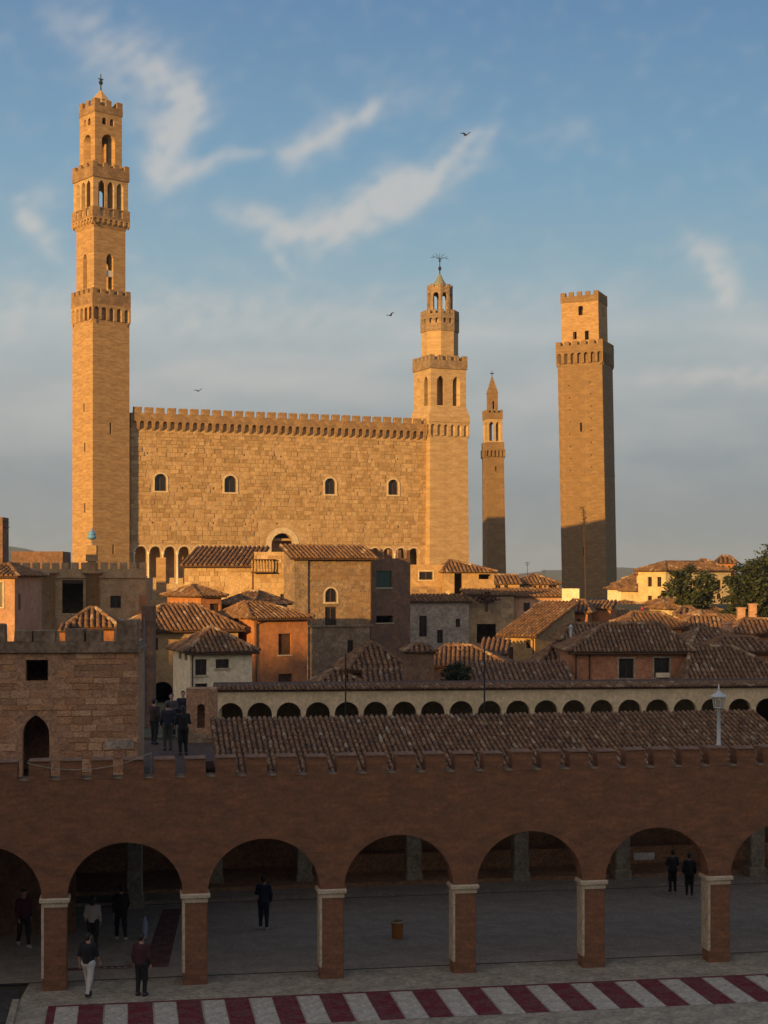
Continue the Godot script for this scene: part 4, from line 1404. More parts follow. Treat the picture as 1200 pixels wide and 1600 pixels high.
func build_towers() -> void:
	# ---- tall bell tower at the left end of the palace
	var d := 195.0
	var Y := func(py, dd): return EYE + (900.0 - py) / F * dd
	var th := deg_to_rad(40.0)
	var w := 5.35
	var corner := Vector3((145.0 - 600.0) / F * 195.5, 0, -195.5)
	var ax := corner + Vector3(cos(th), 0, -sin(th)) * w / 2 + Vector3(-sin(th), 0, -cos(th)) * w / 2
	var n := thing("bell_tower", "tall square brick bell tower of four stages with pyramid cap and finial", "tower", Vector3(ax.x, 6.0, ax.z), th)
	var y := func(py): return EYE + (900.0 - py) / F * 198.6 - 6.0
	var M: Material = mats["tower"]
	var slit := func(x, py0, py1): return square(x, 0.28, y.call(py1), y.call(py0))
	slab(n, "core", M, 4, w - 0.9, y.call(506), y.call(481))
	stage(n, "shaft", M, 4, w, 0, y.call(505), 0.6, {0: [slit.call(-0.1, 662, 680), slit.call(0.3, 851, 866)], 3: [slit.call(0.4, 632, 645), slit.call(0.6, 693, 707), slit.call(0.6, 787, 802)]})
	corbel_ring(n, M, 4, w - 0.9, 0.57, y.call(504), y.call(480), 5)
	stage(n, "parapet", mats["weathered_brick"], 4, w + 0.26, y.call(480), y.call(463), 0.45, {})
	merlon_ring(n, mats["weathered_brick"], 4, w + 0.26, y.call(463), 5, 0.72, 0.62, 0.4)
	slab(n, "deck", M, 4, w - 0.4, y.call(484), y.call(480) + 0.05)
	var w2 := 4.6
	stage(n, "shaft", M, 4, w2, y.call(480) + 0.05, y.call(351), 0.9, {0: [lancet(0.0, 1.0, y.call(458), y.call(399))], 3: [lancet(0.0, 1.0, y.call(458), y.call(399))]})
	var bar := MB.new()
	bar.box(Vector3(-0.5, y.call(435), w2 / 2 - 0.3), Vector3(0.5, y.call(425), w2 / 2 - 0.1))
	part(n, "banner", bar, mats["white_stone"])
	# gallery of lancets
	var w3 := 5.25
	slab(n, "corbel", M, 4, w2, y.call(361), y.call(350), w3 + 0.2)
	corbel_ring(n, M, 4, w2 + 0.1, 0.38, y.call(354), y.call(346), 7)
	var low := []
	var tall := []
	for i in 3:
		var x := -1.35 + 1.35 * i
		tall.append(lancet(x, 0.96, y.call(330), y.call(288)))
		low.append(square(x, 0.62, y.call(343), y.call(332)))
	stage(n, "balustrade", mats["weathered_brick"], 4, w3 + 0.2, y.call(345.9), y.call(330), 0.3, {"all": low})
	stage(n, "arcade", mats["pale_tower"], 4, w3 - 0.15, y.call(345.9), y.call(284), 1.0, {"all": tall})
	stage(n, "parapet", mats["weathered_brick"], 4, w3 + 0.12, y.call(284), y.call(267), 0.4, {})
	merlon_ring(n, mats["weathered_brick"], 4, w3 + 0.12, y.call(267), 4, 0.72, 0.6, 0.35)
	slab(n, "deck", M, 4, w3 - 0.7, y.call(284), y.call(280))
	# belfry
	var w4 := 3.95
	var f := [rounded(-0.02, 1.95, y.call(261), y.call(213)), rounded(-0.62, 0.62, y.call(199), y.call(188)), rounded(0.52, 0.62, y.call(199), y.call(188))]
	stage(n, "belfry", M, 4, w4, y.call(280), y.call(181), 0.9, {"all": f})
	stage(n, "parapet", mats["weathered_brick"], 4, w4 + 0.16, y.call(181), y.call(170), 0.4, {})
	merlon_ring(n, mats["weathered_brick"], 4, w4 + 0.16, y.call(170), 3, 0.85, 0.85, 0.35)
	slab(n, "deck", M, 4, w4 - 0.7, y.call(184), y.call(180))
	slab(n, "cap", mats["pale_tower"], 8, 2.3, y.call(180), y.call(157))
	slab(n, "cap", mats["pale_tower"], 8, 2.55, y.call(157), y.call(139), 0.2)
	var fin := MB.new()
	fin.lathe([[0.09, y.call(141)], [0.09, y.call(130)], [0.22, y.call(129)], [0.3, y.call(126.5)], [0.12, y.call(124)], [0.07, y.call(121)], [0.05, y.call(113)], [0.0, y.call(112)]], 8)
	fin.box(Vector3(-0.34, y.call(122), -0.05), Vector3(0.34, y.call(120.4), 0.05))
	fin.box(Vector3(-0.05, y.call(124.2), -0.34), Vector3(0.05, y.call(122.6), 0.34))
	part(n, "finial", fin, mats["iron"])

	# ---- stepped tower at the right end of the palace
	th = deg_to_rad(24.0)
	w = 5.9
	corner = Vector3((672.0 - 600.0) / F * 214.3, 0, -214.3)
	ax = corner + Vector3(cos(th), 0, -sin(th)) * w / 2 + Vector3(-sin(th), 0, -cos(th)) * w / 2
	n = thing("palace_tower", "stepped stone tower at palace end, octagonal top with green cone and weather vane", "tower", Vector3(ax.x, 6.0, ax.z), th)
	y = func(py): return EYE + (900.0 - py) / F * 217.4 - 6.0
	M = mats["pale_tower"]
	slab(n, "shaft", M, 4, w + 0.35, 0, y.call(683), w)
	corbel_ring(n, M, 4, w - 0.3, 0.32, y.call(682.5), y.call(662), 6)
	slab(n, "shaft", M, 4, w - 0.3, y.call(683), y.call(662))
	slab(n, "cornice", M, 4, w + 0.5, y.call(662), y.call(653))
	slab(n, "plinth", M, 4, w + 0.45, y.call(653), y.call(638), w - 0.3)
	f = [lancet(-1.25, 1.15, y.call(636), y.call(590)), lancet(1.25, 1.15, y.call(636), y.call(590))]
	stage(n, "belfry", M, 4, w - 0.35, y.call(638), y.call(579), 1.1, {"all": f})
	slab(n, "core", M, 4, 2.2, y.call(638), y.call(579))
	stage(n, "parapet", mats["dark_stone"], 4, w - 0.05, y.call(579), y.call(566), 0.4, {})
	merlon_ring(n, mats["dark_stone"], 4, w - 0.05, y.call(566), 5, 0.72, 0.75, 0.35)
	slab(n, "deck", M, 4, w - 0.8, y.call(582), y.call(578))
	slab(n, "octagon", M, 8, 4.85, y.call(578), y.call(519))
	f = [rounded(-0.45, 0.45, y.call(507), y.call(499)), rounded(0.45, 0.45, y.call(507), y.call(499))]
	slab(n, "octagon", M, 8, 4.2, y.call(519), y.call(498))
	stage(n, "gallery", mats["dark_stone"], 8, 5.1, y.call(519), y.call(492), 0.4, {"all": f})
	merlon_ring(n, mats["dark_stone"], 8, 5.1, y.call(492), 3, 0.5, 0.55, 0.3)
	slab(n, "deck", M, 8, 4.2, y.call(498), y.call(493))
	stage(n, "lantern", mats["dark_stone"], 8, 3.4, y.call(493), y.call(450), 0.3, {"all": [rounded(0, 0.8, y.call(487), y.call(458))]})
	merlon_ring(n, mats["dark_stone"], 8, 3.45, y.call(450), 2, 0.42, 0.5, 0.25)
	slab(n, "deck", M, 8, 3.0, y.call(451), y.call(448))
	var cone := MB.new()
	cone.lathe([[0.95, y.call(448)], [0.85, y.call(441)], [0.45, y.call(434)], [0.16, y.call(427)], [0.0, y.call(426)]], 10)
	part(n, "cone", cone, plain("copper", Color(0.17, 0.19, 0.14), 0.7))
	fin = MB.new()
	fin.lathe([[0.08, y.call(428)], [0.08, y.call(421)], [0.24, y.call(419)], [0.24, y.call(417)], [0.07, y.call(414)], [0.05, y.call(408)], [0.18, y.call(406)], [0.0, y.call(404)]], 8)
	fin.tube([Vector3(0, y.call(406), 0), Vector3(0, y.call(394), 0)], [0.05, 0.03], 5)
	for s in [-1, 1]:
		fin.tube([Vector3(0, y.call(404), 0), Vector3(s * 0.7, y.call(400), 0), Vector3(s * 1.4, y.call(402), 0)], [0.045, 0.04, 0.03], 5)
		fin.tube([Vector3(0, y.call(404), 0), Vector3(s * 0.45, y.call(397), 0), Vector3(s * 0.8, y.call(395), 0)], [0.045, 0.035, 0.02], 5)
		fin.tube([Vector3(s * 0.9, y.call(401), 0), Vector3(s * 1.2, y.call(397), 0)], [0.035, 0.02], 5)
	part(n, "weather_vane", fin, mats["iron"])

	# ---- slim tower with a spire
	var ds := 273.0
	y = func(py): return EYE + (900.0 - py) / F * ds - 6.0
	n = thing("slim_tower", "slim stone tower with twin lancet belfry, turret and pointed spire", "tower", Vector3((773.0 - 600.0) / F * ds, 6.0, -ds), deg_to_rad(12.0))
	n.rotation.z = deg_to_rad(0.7)
	M = mats["brown_brick"]
	w = 3.15
	slab(n, "shaft", M, 4, w + 0.3, 0, y.call(742), w)
	stage(n, "shaft", M, 4, w, y.call(742), y.call(715), 0.3, {"all": [square(0.1, 0.35, y.call(737), y.call(730))]})
	slab(n, "core", M, 4, w - 0.3, y.call(716), y.call(702))
	corbel_ring(n, M, 4, w - 0.3, 0.34, y.call(714), y.call(703), 5)
	slab(n, "cornice", M, 4, w + 0.1, y.call(703), y.call(692))
	stage(n, "belfry", mats["pale_tower"], 4, w - 0.35, y.call(692), y.call(656), 0.4, {"all": [lancet(-0.62, 0.86, y.call(690), y.call(660)), lancet(0.62, 0.86, y.call(690), y.call(660))]})
	stage(n, "parapet", M, 4, w - 0.2, y.call(656), y.call(646), 0.3, {})
	merlon_ring(n, M, 4, w - 0.2, y.call(646), 4, 0.42, 0.55, 0.25)
	slab(n, "deck", M, 4, w - 0.7, y.call(657), y.call(654))
	stage(n, "turret", M, 4, 1.6, y.call(654), y.call(615), 0.25, {"all": [lancet(0, 0.5, y.call(640), y.call(627))]})
	slab(n, "spire", M, 4, 1.75, y.call(615), y.call(588), 0.12)
	fin = MB.new()
	fin.tube([Vector3(0, y.call(589), 0), Vector3(0, y.call(579), 0)], [0.08, 0.05], 6)
	fin.box(Vector3(-0.32, y.call(584.5), -0.06), Vector3(0.32, y.call(583), 0.06))
	part(n, "finial", fin, mats["iron"])

	# ---- massive plain tower on the right
	ds = 285.0
	M = mats["brown_brick"]
	y = func(py): return EYE + (900.0 - py) / F * 281.0 - 6.0
	n = thing("leaning_tower", "massive plain brick tower with corbelled battlements and smaller top storey", "tower", Vector3((922.0 - 600.0) / F * ds, 6.0, -ds), deg_to_rad(-21.6))
	n.rotation.z = deg_to_rad(1.15)
	w = 8.35
	var holes := []
	for i in 8:
		holes.append(square(-2.1 + rng.randf_range(-0.1, 0.1), 0.22, y.call(600 + i * 19 + 2), y.call(600 + i * 19)))
		holes.append(square(1.9 + rng.randf_range(-0.1, 0.1), 0.22, y.call(596 + i * 19 + 2), y.call(596 + i * 19)))
	holes.append(square(0.0, 0.36, y.call(674), y.call(660)))
	holes.append(square(0.1, 0.36, y.call(868), y.call(854)))
	stage(n, "shaft", M, 4, w, 0, y.call(567), 0.7, {0: holes})
	slab(n, "core", M, 4, w - 0.9, y.call(568), y.call(545))
	corbel_ring(n, M, 4, w - 0.9, 0.68, y.call(566), y.call(547), 7)
	stage(n, "parapet", M, 4, w + 0.5, y.call(547), y.call(538), 0.45, {})
	merlon_ring(n, M, 4, w + 0.5, y.call(538), 6, 0.95, 0.75, 0.4)
	slab(n, "deck", M, 4, w - 0.2, y.call(548), y.call(544))
	w2 = 7.0
	stage(n, "top_storey", mats["tower"], 4, w2, y.call(544), y.call(462), 0.5, {"all": [rounded(0.2, 0.9, y.call(491), y.call(476)), square(-1.0, 0.7, y.call(528), y.call(516)), square(1.3, 0.8, y.call(530), y.call(516))]})
	slab(n, "core", M, 4, 4.0, y.call(544), y.call(470))
	stage(n, "parapet", M, 4, w2 + 0.15, y.call(470), y.call(460), 0.3, {})
	merlon_ring(n, M, 4, w2 + 0.15, y.call(460), 5, 0.95, 0.75, 0.35)
	slab(n, "deck", M, 4, w2 - 0.9, y.call(466), y.call(462))
	var bb := MB.new()
	bb.t = Transform3D(Basis(), Vector3.ZERO)
	stage(n, "string_course", M, 4, w + 0.1, y.call(742), y.call(739), 0.4, {})

# ------------------------------------------------------------------ the town between court and palace
func wall_merlons(parent: Node3D, m: Material, x0: float, x1: float, y: float, z: float, cnt: int, mw: float, mh: float, t: float) -> void:
	var mm := []
	for k in 3:
		var mb := MB.new()
		mb.cbox(Vector3(-mw / 2, 0, -t), Vector3(mw / 2, mh, 0), 0.03, 0.02, rng)
		mm.append(mb.mesh())
	for i in cnt:
		put(parent, "merlon", mm[i % 3], m, Transform3D(Basis(), Vector3(lerp(x0 + mw / 2, x1 - mw / 2, float(i) / (cnt - 1)), y + rng.randf_range(-0.03, 0.02), z)))

func build_left() -> void:
	# brick tower house above the arcade
	var b := house({"name": "brick_tower_house", "label": "battlemented stone block house with pointed door and one square window above the arcade", "p": [-60, 216], "top": 1020, "d": 48.5, "th": 4, "D": 2.2, "base": 5.2, "m": "old_brick", "cat": "house",
		"win": [[40, 1031, 75, 1064, 0, "open"], [35, 1117, 77, 1215, 2, "open"]]})
	var n: Node3D = b.n
	var gap := []
	for q in [[40, 1031, 75, 1064], [35, 1117, 77, 1215]]:
		gap.append([fx(b, q[0]) - 0.02, fx(b, q[2]) + 0.02, fy(b, q[0], q[3]), fy(b, q[0], q[1])])
	stones(n, "stone", 0.0, b.w - 0.02, 0.0, b.h - 0.02, 0.5, 0.205, gap, [[0.50, 0.29, 0.155], [0.56, 0.345, 0.195], [0.44, 0.245, 0.13], [0.54, 0.30, 0.155], [0.38, 0.22, 0.13]], 300, 0.10, 0.022)
	var st := MB.new()
	st.box(Vector3(-0.1, b.h, -2.3), Vector3(b.w + 0.1, b.h + 0.14, 0.12))
	part(n, "string_course", st, mats["dark_stone"])
	var pp := MB.new()
	pp.box(Vector3(0, b.h + 0.14, -0.4), Vector3(b.w, b.h + 0.34, 0.0))
	pp.box(Vector3(b.w - 0.4, b.h + 0.14, -2.2), Vector3(b.w, b.h + 0.34, -0.4))
	part(n, "parapet", pp, mats["dark_stone"])
	var mb := MB.new()
	mb.box(Vector3(0.3, b.h - 0.3, -1.9), Vector3(b.w - 0.3, b.h - 0.1, -0.3))
	part(n, "roof", mb, mats["roof_bed"])
	for q in [[-30, 8, 975], [22, 50, 985], [52, 86, 985], [102, 132, 982], [134, 160, 985], [182, 216, 968]]:
		var m := MB.new()
		m.cbox(Vector3(fx(b, q[0]), b.h + 0.34, -0.4), Vector3(fx(b, q[1]), fy(b, q[0], q[2]), -0.003), 0.03, 0.02, rng)
		part(n, "merlon", m, mats["dark_stone"])
	var sl := MB.new()
	sl.box(Vector3(fx(b, 165), fy(b, 165, 1170), 0), Vector3(fx(b, 209), fy(b, 165, 1156), 0.035))
	part(n, "panel", sl, mats["grey_plaster"])
	# narrow house beside it, pipes
	b = house({"name": "narrow_house", "label": "narrow reddish brown house in the gap beside the battlemented stone block house", "p": [221, 239], "top": 952, "d": 68.0, "th": 0, "D": 0.9, "m": "brown_plaster", "roof": {"kind": "flat", "parapet": 0.15}})
	var pm := MB.new()
	for q in [[218.5, 0.035], [226, 0.03]]:
		var x := fx(b, q[0])
		pm.tube([Vector3(x, 0.0, 0.08), Vector3(x, b.h - 0.4, 0.08)], [q[1], q[1]], 6)
	part(b.n, "drain_pipe", pm, mats["grey_pipe"])
	# stone gate post and wall by the stairs
	var g := house({"name": "stair_wall", "label": "low rough stone wall with arched niche beside the alley steps", "p": [291, 338], "top": 1076, "d": 58.5, "th": 3, "D": 0.9, "base": 5.2, "m": "old_brick", "cat": "wall", "win": [[308, 1100, 320, 1138, 1, "open"]]})
	stones(g.n, "stone", 0.02, g.w - 0.02, 0.0, fy(g, 300, 1122), 0.3, 0.2, [[fx(g, 307), fx(g, 321), fy(g, 308, 1138), 9.0]], [[0.34, 0.25, 0.15], [0.28, 0.19, 0.11], [0.38, 0.29, 0.19]], 60, 0.0, 0.03)
	# ochre house with dark archway
	b = house({"name": "ochre_house", "label": "ochre plaster house with dark arched doorway at the end of the alley", "p": [232, 372], "top": 985, "d": 96.0, "th": 22, "D": 7, "m": "ochre",
		"win": [[236, 997, 247, 1016, 0, "dark"], [237, 1065, 271, 1130, 1, "open"]], "roof": {"kind": "hip", "rise": 1.45, "oh": 0.35, "tw": 0.30, "tl": 0.5, "parts": 220, "ridge": 0.4}})
	# small house on the hill behind it: long roof sweeping left
	# white house
	b = house({"name": "white_house", "label": "small white plaster house with pyramid tile roof and four dark windows", "p": [297, 394], "top": 1019, "d": 85.0, "th": 20, "D": 4.4, "m": "cream",
		"win": [[305, 1030, 323, 1055, 0, "dark", "sill"], [337, 1030, 358, 1044, 0, "dark", "sill"], [305, 1068, 324, 1100, 0, "dark"], [348, 1068, 375, 1100, 0, "dark"]], "lwin": [[0.7, 0.7, 3.55, 4.35, 0, "dark"], [2.2, 0.7, 3.55, 4.35, 0, "dark"]],
		"roof": {"kind": "hip", "rise": 1.25, "oh": 0.3, "tw": 0.27, "tl": 0.42, "parts": 240, "ridge": 0.0}})
	# tall orange house
	b = house({"name": "orange_house", "label": "tall narrow orange house with bright side wall and shuttered windows", "p": [397, 480], "top": 966, "d": 98.0, "th": 31, "D": 5.2, "m": "orange",
		"win": [[435, 990, 455, 1023, 0, "shutter", "sill"], [435, 1053, 456, 1080, 0, "shutter"]], "lwin": [[1.0, 0.6, 2.5, 3.9, 0, "shutter"], [2.9, 0.6, 2.5, 3.9, 0, "shutter"]],
		"roof": {"kind": "hip", "rise": 0.95, "oh": 0.3, "tw": 0.28, "tl": 0.45, "parts": 220, "ridge": 0.3, "shift": -0.2}})
	# stepped houses behind it
	b = house({"name": "step_house", "label": "small orange house with brown door and short tiled roof between white and stone houses", "p": [314, 346], "top": 932, "d": 108.0, "th": 36, "D": 5.0, "m": "orange",
		"win": [[328, 943, 343, 975, 0, "door"]], "lwin": [[1.0, 0.5, 3.8, 4.9, 0, "dark"], [2.4, 0.5, 3.8, 4.9, 0, "dark"]], "roof": {"kind": "hip", "rise": 0.7, "oh": 0.3, "tw": 0.3, "tl": 0.45, "parts": 90, "ridge": 0.2}})
	b = house({"name": "stucco_house", "label": "sunlit buff house with three small windows behind the tall orange house", "p": [346, 392], "top": 945, "d": 112.0, "th": -28, "D": 5.0, "m": "pink",
		"win": [[357, 958, 362, 978, 0, "dark"], [369, 962, 374, 982, 0, "dark"], [381, 975, 386, 1000, 0, "dark"]], "roof": {"kind": "hip", "rise": 0.9, "oh": 0.3, "tw": 0.3, "tl": 0.45, "parts": 110, "ridge": 0.3}})
	# stone house with the long roof
	b = house({"name": "stone_house", "label": "sunlit rough stone house with long tile roof and slatted balcony", "p": [288, 397], "top": 884, "d": 134.0, "th": -4, "D": 7.0, "m": "palace",
		"win": [[360, 893, 390, 893.5, 0, "open"]], "roof": {"kind": "shed", "rise": 1.75, "oh": 0.35, "tw": 0.38, "tl": 0.55, "parts": 200}})
	stones(b.n, "stone", 0.02, b.w - 0.02, 1.6, b.h - 0.15, 0.55, 0.42, [[fx(b, 359), fx(b, 391), 0.0, b.h - 0.8]], [[0.46, 0.325, 0.185], [0.40, 0.275, 0.15], [0.50, 0.37, 0.22], [0.36, 0.24, 0.13]], 140, 0.0, 0.04)
	b = house({"name": "stone_house", "label": "sunlit stone house block joining the balcony to the tall shaded stone house", "p": [397, 459], "top": 866, "d": 132.0, "th": -4, "D": 7.0, "m": "palace",
		"win": [[410, 929, 427, 938, 0, "open"], [438, 928, 447, 938, 0, "dark"]], "roof": {"kind": "flat", "parapet": 0.2}})
	stones(b.n, "stone", 0.02, b.w - 0.02, 1.6, b.h - 0.1, 0.6, 0.42, [[fx(b, 409), fx(b, 428), fy(b, 410, 939), fy(b, 410, 928)], [fx(b, 437), fx(b, 448), fy(b, 438, 939), fy(b, 438, 927)]], [[0.46, 0.325, 0.185], [0.40, 0.275, 0.15], [0.50, 0.37, 0.22], [0.36, 0.24, 0.13]], 120, 0.0, 0.04)
	var bal := MB.new()
	var bx0 := fx(b, 394)
	var bx1 := fx(b, 429)
	bal.box(Vector3(bx0, fy(b, 400, 895), 0.01), Vector3(bx1, fy(b, 400, 893), 0.75))
	bal.box(Vector3(bx0, fy(b, 400, 875), 0.01), Vector3(bx1, fy(b, 400, 873.5), 0.75))
	part(b.n, "balcony", bal, mats["wood"])
	for i in 8:
		var sx: float = lerp(bx0 + 0.05, bx1 - 0.15, i / 7.0)
		var sm := MB.new()
		sm.box(Vector3(sx, fy(b, 400, 893), 0.62), Vector3(sx + 0.09, fy(b, 400, 875), 0.7))
		part(b.n, "slat", sm, mats["ochre"])
	# tall stone house with string course
	b = house({"name": "tall_stone_house", "label": "tall brown stone house with arched window over a long window and string course", "p": [459, 581], "top": 872, "d": 126.0, "th": 22, "D": 2.6, "m": "dark_stone",
		"win": [[508, 919, 526, 941, 1, "dark", "trim"], [508, 948, 526, 978, 0, "dark", "sill"], [543, 1000, 552, 1023, 0, "dark"]], "roof": {"kind": "shed", "rise": 1.1, "oh": 0.4, "tw": 0.36, "tl": 0.55, "parts": 160}})
	stones(b.n, "stone", fx(b, 481), b.w - 0.02, fy(b, 500, 975), b.h - 0.1, 0.62, 0.3, [[fx(b, 504), fx(b, 530), 0.0, fy(b, 500, 914)]], [[0.28, 0.19, 0.115], [0.32, 0.22, 0.13], [0.23, 0.155, 0.095], [0.30, 0.20, 0.115]], 260, 0.2, 0.02)
	var sc := MB.new()
	sc.box(Vector3(fx(b, 481), fy(b, 490, 980), 0.0), Vector3(b.w + 0.08, fy(b, 490, 977), 0.12))
	sc.box(Vector3(0.0, 0, 0.0), Vector3(fx(b, 480), b.h - 0.05, 0.18))
	part(b.n, "string_course", sc, mats["dark_stone"])
	# brown tower house with green shutters
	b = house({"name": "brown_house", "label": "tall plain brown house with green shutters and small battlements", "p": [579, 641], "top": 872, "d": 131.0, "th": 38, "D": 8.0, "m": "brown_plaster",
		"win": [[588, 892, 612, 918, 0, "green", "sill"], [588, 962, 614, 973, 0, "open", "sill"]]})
	var rf := MB.new()
	rf.box(Vector3(0.05, b.h - 0.4, -7.9), Vector3(b.w - 0.05, b.h - 0.2, -0.3))
	part(b.n, "roof", rf, mats["roof_bed"])
	wall_merlons(b.n, mats["brown_plaster"], 0, b.w, b.h, -0.002, 5, 0.42, 0.75, 0.3)

	# ---- battlemented range under the bell tower
	b = house({"name": "battlemented_range", "label": "shaded battlemented stone range with round turret and dark opening below the bell tower", "p": [20, 228], "top": 903, "d": 140.0, "th": 4, "D": 8.0, "m": "palace", "cat": "building",
		"win": [[97, 905.5, 130, 958, 0, "open"], [172, 931, 189, 950, 0, "dark"], [28, 915, 31, 938, 0, "dark"], [36, 915, 39, 938, 0, "dark"], [43, 915, 46, 938, 0, "dark"]]})
	rf = MB.new()
	rf.box(Vector3(0.05, b.h - 0.5, -7.9), Vector3(b.w - 0.05, b.h - 0.2, -0.3))
	part(b.n, "roof", rf, mats["roof_bed"])
	var cs := MB.new()
	cs.box(Vector3(fx(b, 60), b.h, -0.5), Vector3(b.w + 0.1, b.h + 0.16, 0.18))
	cs.box(Vector3(0, b.h + 0.16, -0.45), Vector3(b.w, fy(b, 100, 889), 0.0))
	part(b.n, "parapet", cs, mats["palace"])
	wall_merlons(b.n, mats["palace"], 0, b.w, fy(b, 100, 889), -0.003, 14, 0.62, 0.58, 0.4)
	for q in [[73, 26], [145, 21]]:
		var tb := MB.new()
		var c := fx(b, q[0])
		var r: float = q[1] * 0.5 / F * 140.0
		tb.lathe([[r, 0.0], [r, fy(b, q[0], 897)], [r + 0.3, fy(b, q[0], 896.5)], [r + 0.3, fy(b, q[0], 893)], [r - 0.1, fy(b, q[0], 892.5)], [0.0, fy(b, q[0], 892.5)]], 14, Vector3(c, 0, 0.0))
		part(b.n, "turret", tb, mats["tower"] if q[0] == 145 else mats["palace"], true)
	var pb := MB.new()
	var pc := fx(b, 143.5)
	pb.cbox(Vector3(pc - 0.36, fy(b, 143, 893), -0.36), Vector3(pc + 0.36, fy(b, 143, 877), 0.36), 0.04)
	pb.cbox(Vector3(pc - 0.5, fy(b, 143, 877), -0.5), Vector3(pc + 0.5, fy(b, 143, 852), 0.5), 0.05)
	part(b.n, "pillar", pb, mats["tower"])
	var lb := MB.new()
	lb.lathe([[0.06, 0.0], [0.06, 0.5], [0.2, 0.52], [0.42, 0.66], [0.42, 0.82], [0.3, 0.92], [0.36, 1.0], [0.38, 1.08], [0.16, 1.3], [0.06, 1.4], [0.05, 1.62], [0.0, 1.72]], 10)
	var lamp := put(self, "roof_lamp", lb.mesh(true), mats["blue_paint"], Transform3D(Basis(), (b.n as Node3D).transform * Vector3(pc, fy(b, 143, 852), 0)))
	tag(lamp, "light blue painted lantern on stone pillar above the round turret", "lantern")
	b = house({"name": "roof_block", "label": "plain dark flat block rising above the shaded battlements at the skyline", "p": [18, 98], "top": 863, "d": 152.0, "th": 4, "D": 6.0, "m": "brown_plaster", "cat": "building", "roof": {"kind": "flat", "parapet": 0.1}})
	# low wall in front of the palace arcade with merlons
	b = house({"name": "court_wall", "label": "low battlemented wall in front of the white palace columns", "p": [224, 300], "top": 912, "d": 160.0, "th": 4, "D": 1.2, "m": "palace", "cat": "wall"})
	wall_merlons(b.n, mats["palace"], 0, b.w, b.h, -0.003, 6, 0.55, 0.6, 0.4)
	b = house({"name": "brick_pier", "label": "square brick pier standing before the white palace columns", "p": [244, 259], "top": 872, "d": 155.0, "th": 4, "D": 1.0, "m": "tower", "cat": "pier", "roof": {"kind": "flat", "parapet": 0.05}})
	b = house({"name": "chimney_block", "label": "small orange chimney block left of the stepped houses", "p": [217, 228], "top": 931, "d": 126.0, "th": 4, "D": 0.7, "m": "orange", "cat": "chimney", "roof": {"kind": "flat", "parapet": 0.08}})
	b = house({"name": "garden_wall", "label": "low sunlit garden wall between chimney block and stone house", "p": [236, 292], "top": 938, "d": 128.0, "th": 4, "D": 0.6, "m": "ochre", "cat": "wall"})
	# left edge
	b = house({"name": "pink_house", "label": "sunlit pink plaster house with framed window and tiled eave beside the battlements", "p": [-40, 23], "top": 900, "d": 112.0, "th": -6, "D": 6.0, "m": "pink",
		"win": [[-8, 910, 4, 948, 0, "dark", "trim"]], "rwin": [[0.8, 0.5, 6.4, 7.6, 0, "dark"]], "roof": {"kind": "hip", "rise": 0.9, "oh": 0.35, "tw": 0.32, "tl": 0.5, "parts": 60}})
	b = house({"name": "tall_house", "label": "tall dark brown house end with iron brackets at the skyline", "p": [-700, 4], "top": 812, "d": 122.0, "th": 0, "D": 2.0, "m": "brown_plaster", "roof": {"kind": "flat", "parapet": 0.2}})
	var ib := MB.new()
	var rx: float = b.w
	for q in [[814, 0.45, -0.06], [824, 0.5, 0.12]]:
		var yy: float = EYE + (900.0 - q[0]) / F * 122.0 - b.base
		ib.tube([Vector3(rx - 0.05, yy, -0.4), Vector3(rx + q[1] * 0.6, yy - 0.06, -0.4), Vector3(rx + q[1], yy + q[2] - 0.05, -0.4)], [0.035, 0.03, 0.02], 5)
	part(b.n, "bracket", ib, mats["iron"])
	b = house({"name": "low_tiled_house", "label": "low house whose small pyramid tile roof peeps over the stone block battlements", "p": [110, 178], "top": 980, "d": 92.0, "th": 10, "D": 3.4, "m": "orange", "roof": {"kind": "hip", "rise": 1.05, "oh": 0.3, "tw": 0.33, "tl": 0.48, "parts": 110, "ridge": 0.15}})
	b = house({"name": "hut", "label": "tiny orange hut with one tile slope seen between the battlements", "p": [93, 103], "top": 986, "d": 90.0, "th": 4, "D": 1.2, "m": "orange", "cat": "hut", "roof": {"kind": "shed", "rise": 0.35, "oh": 0.1, "tw": 0.28, "tl": 0.4, "parts": 10}})

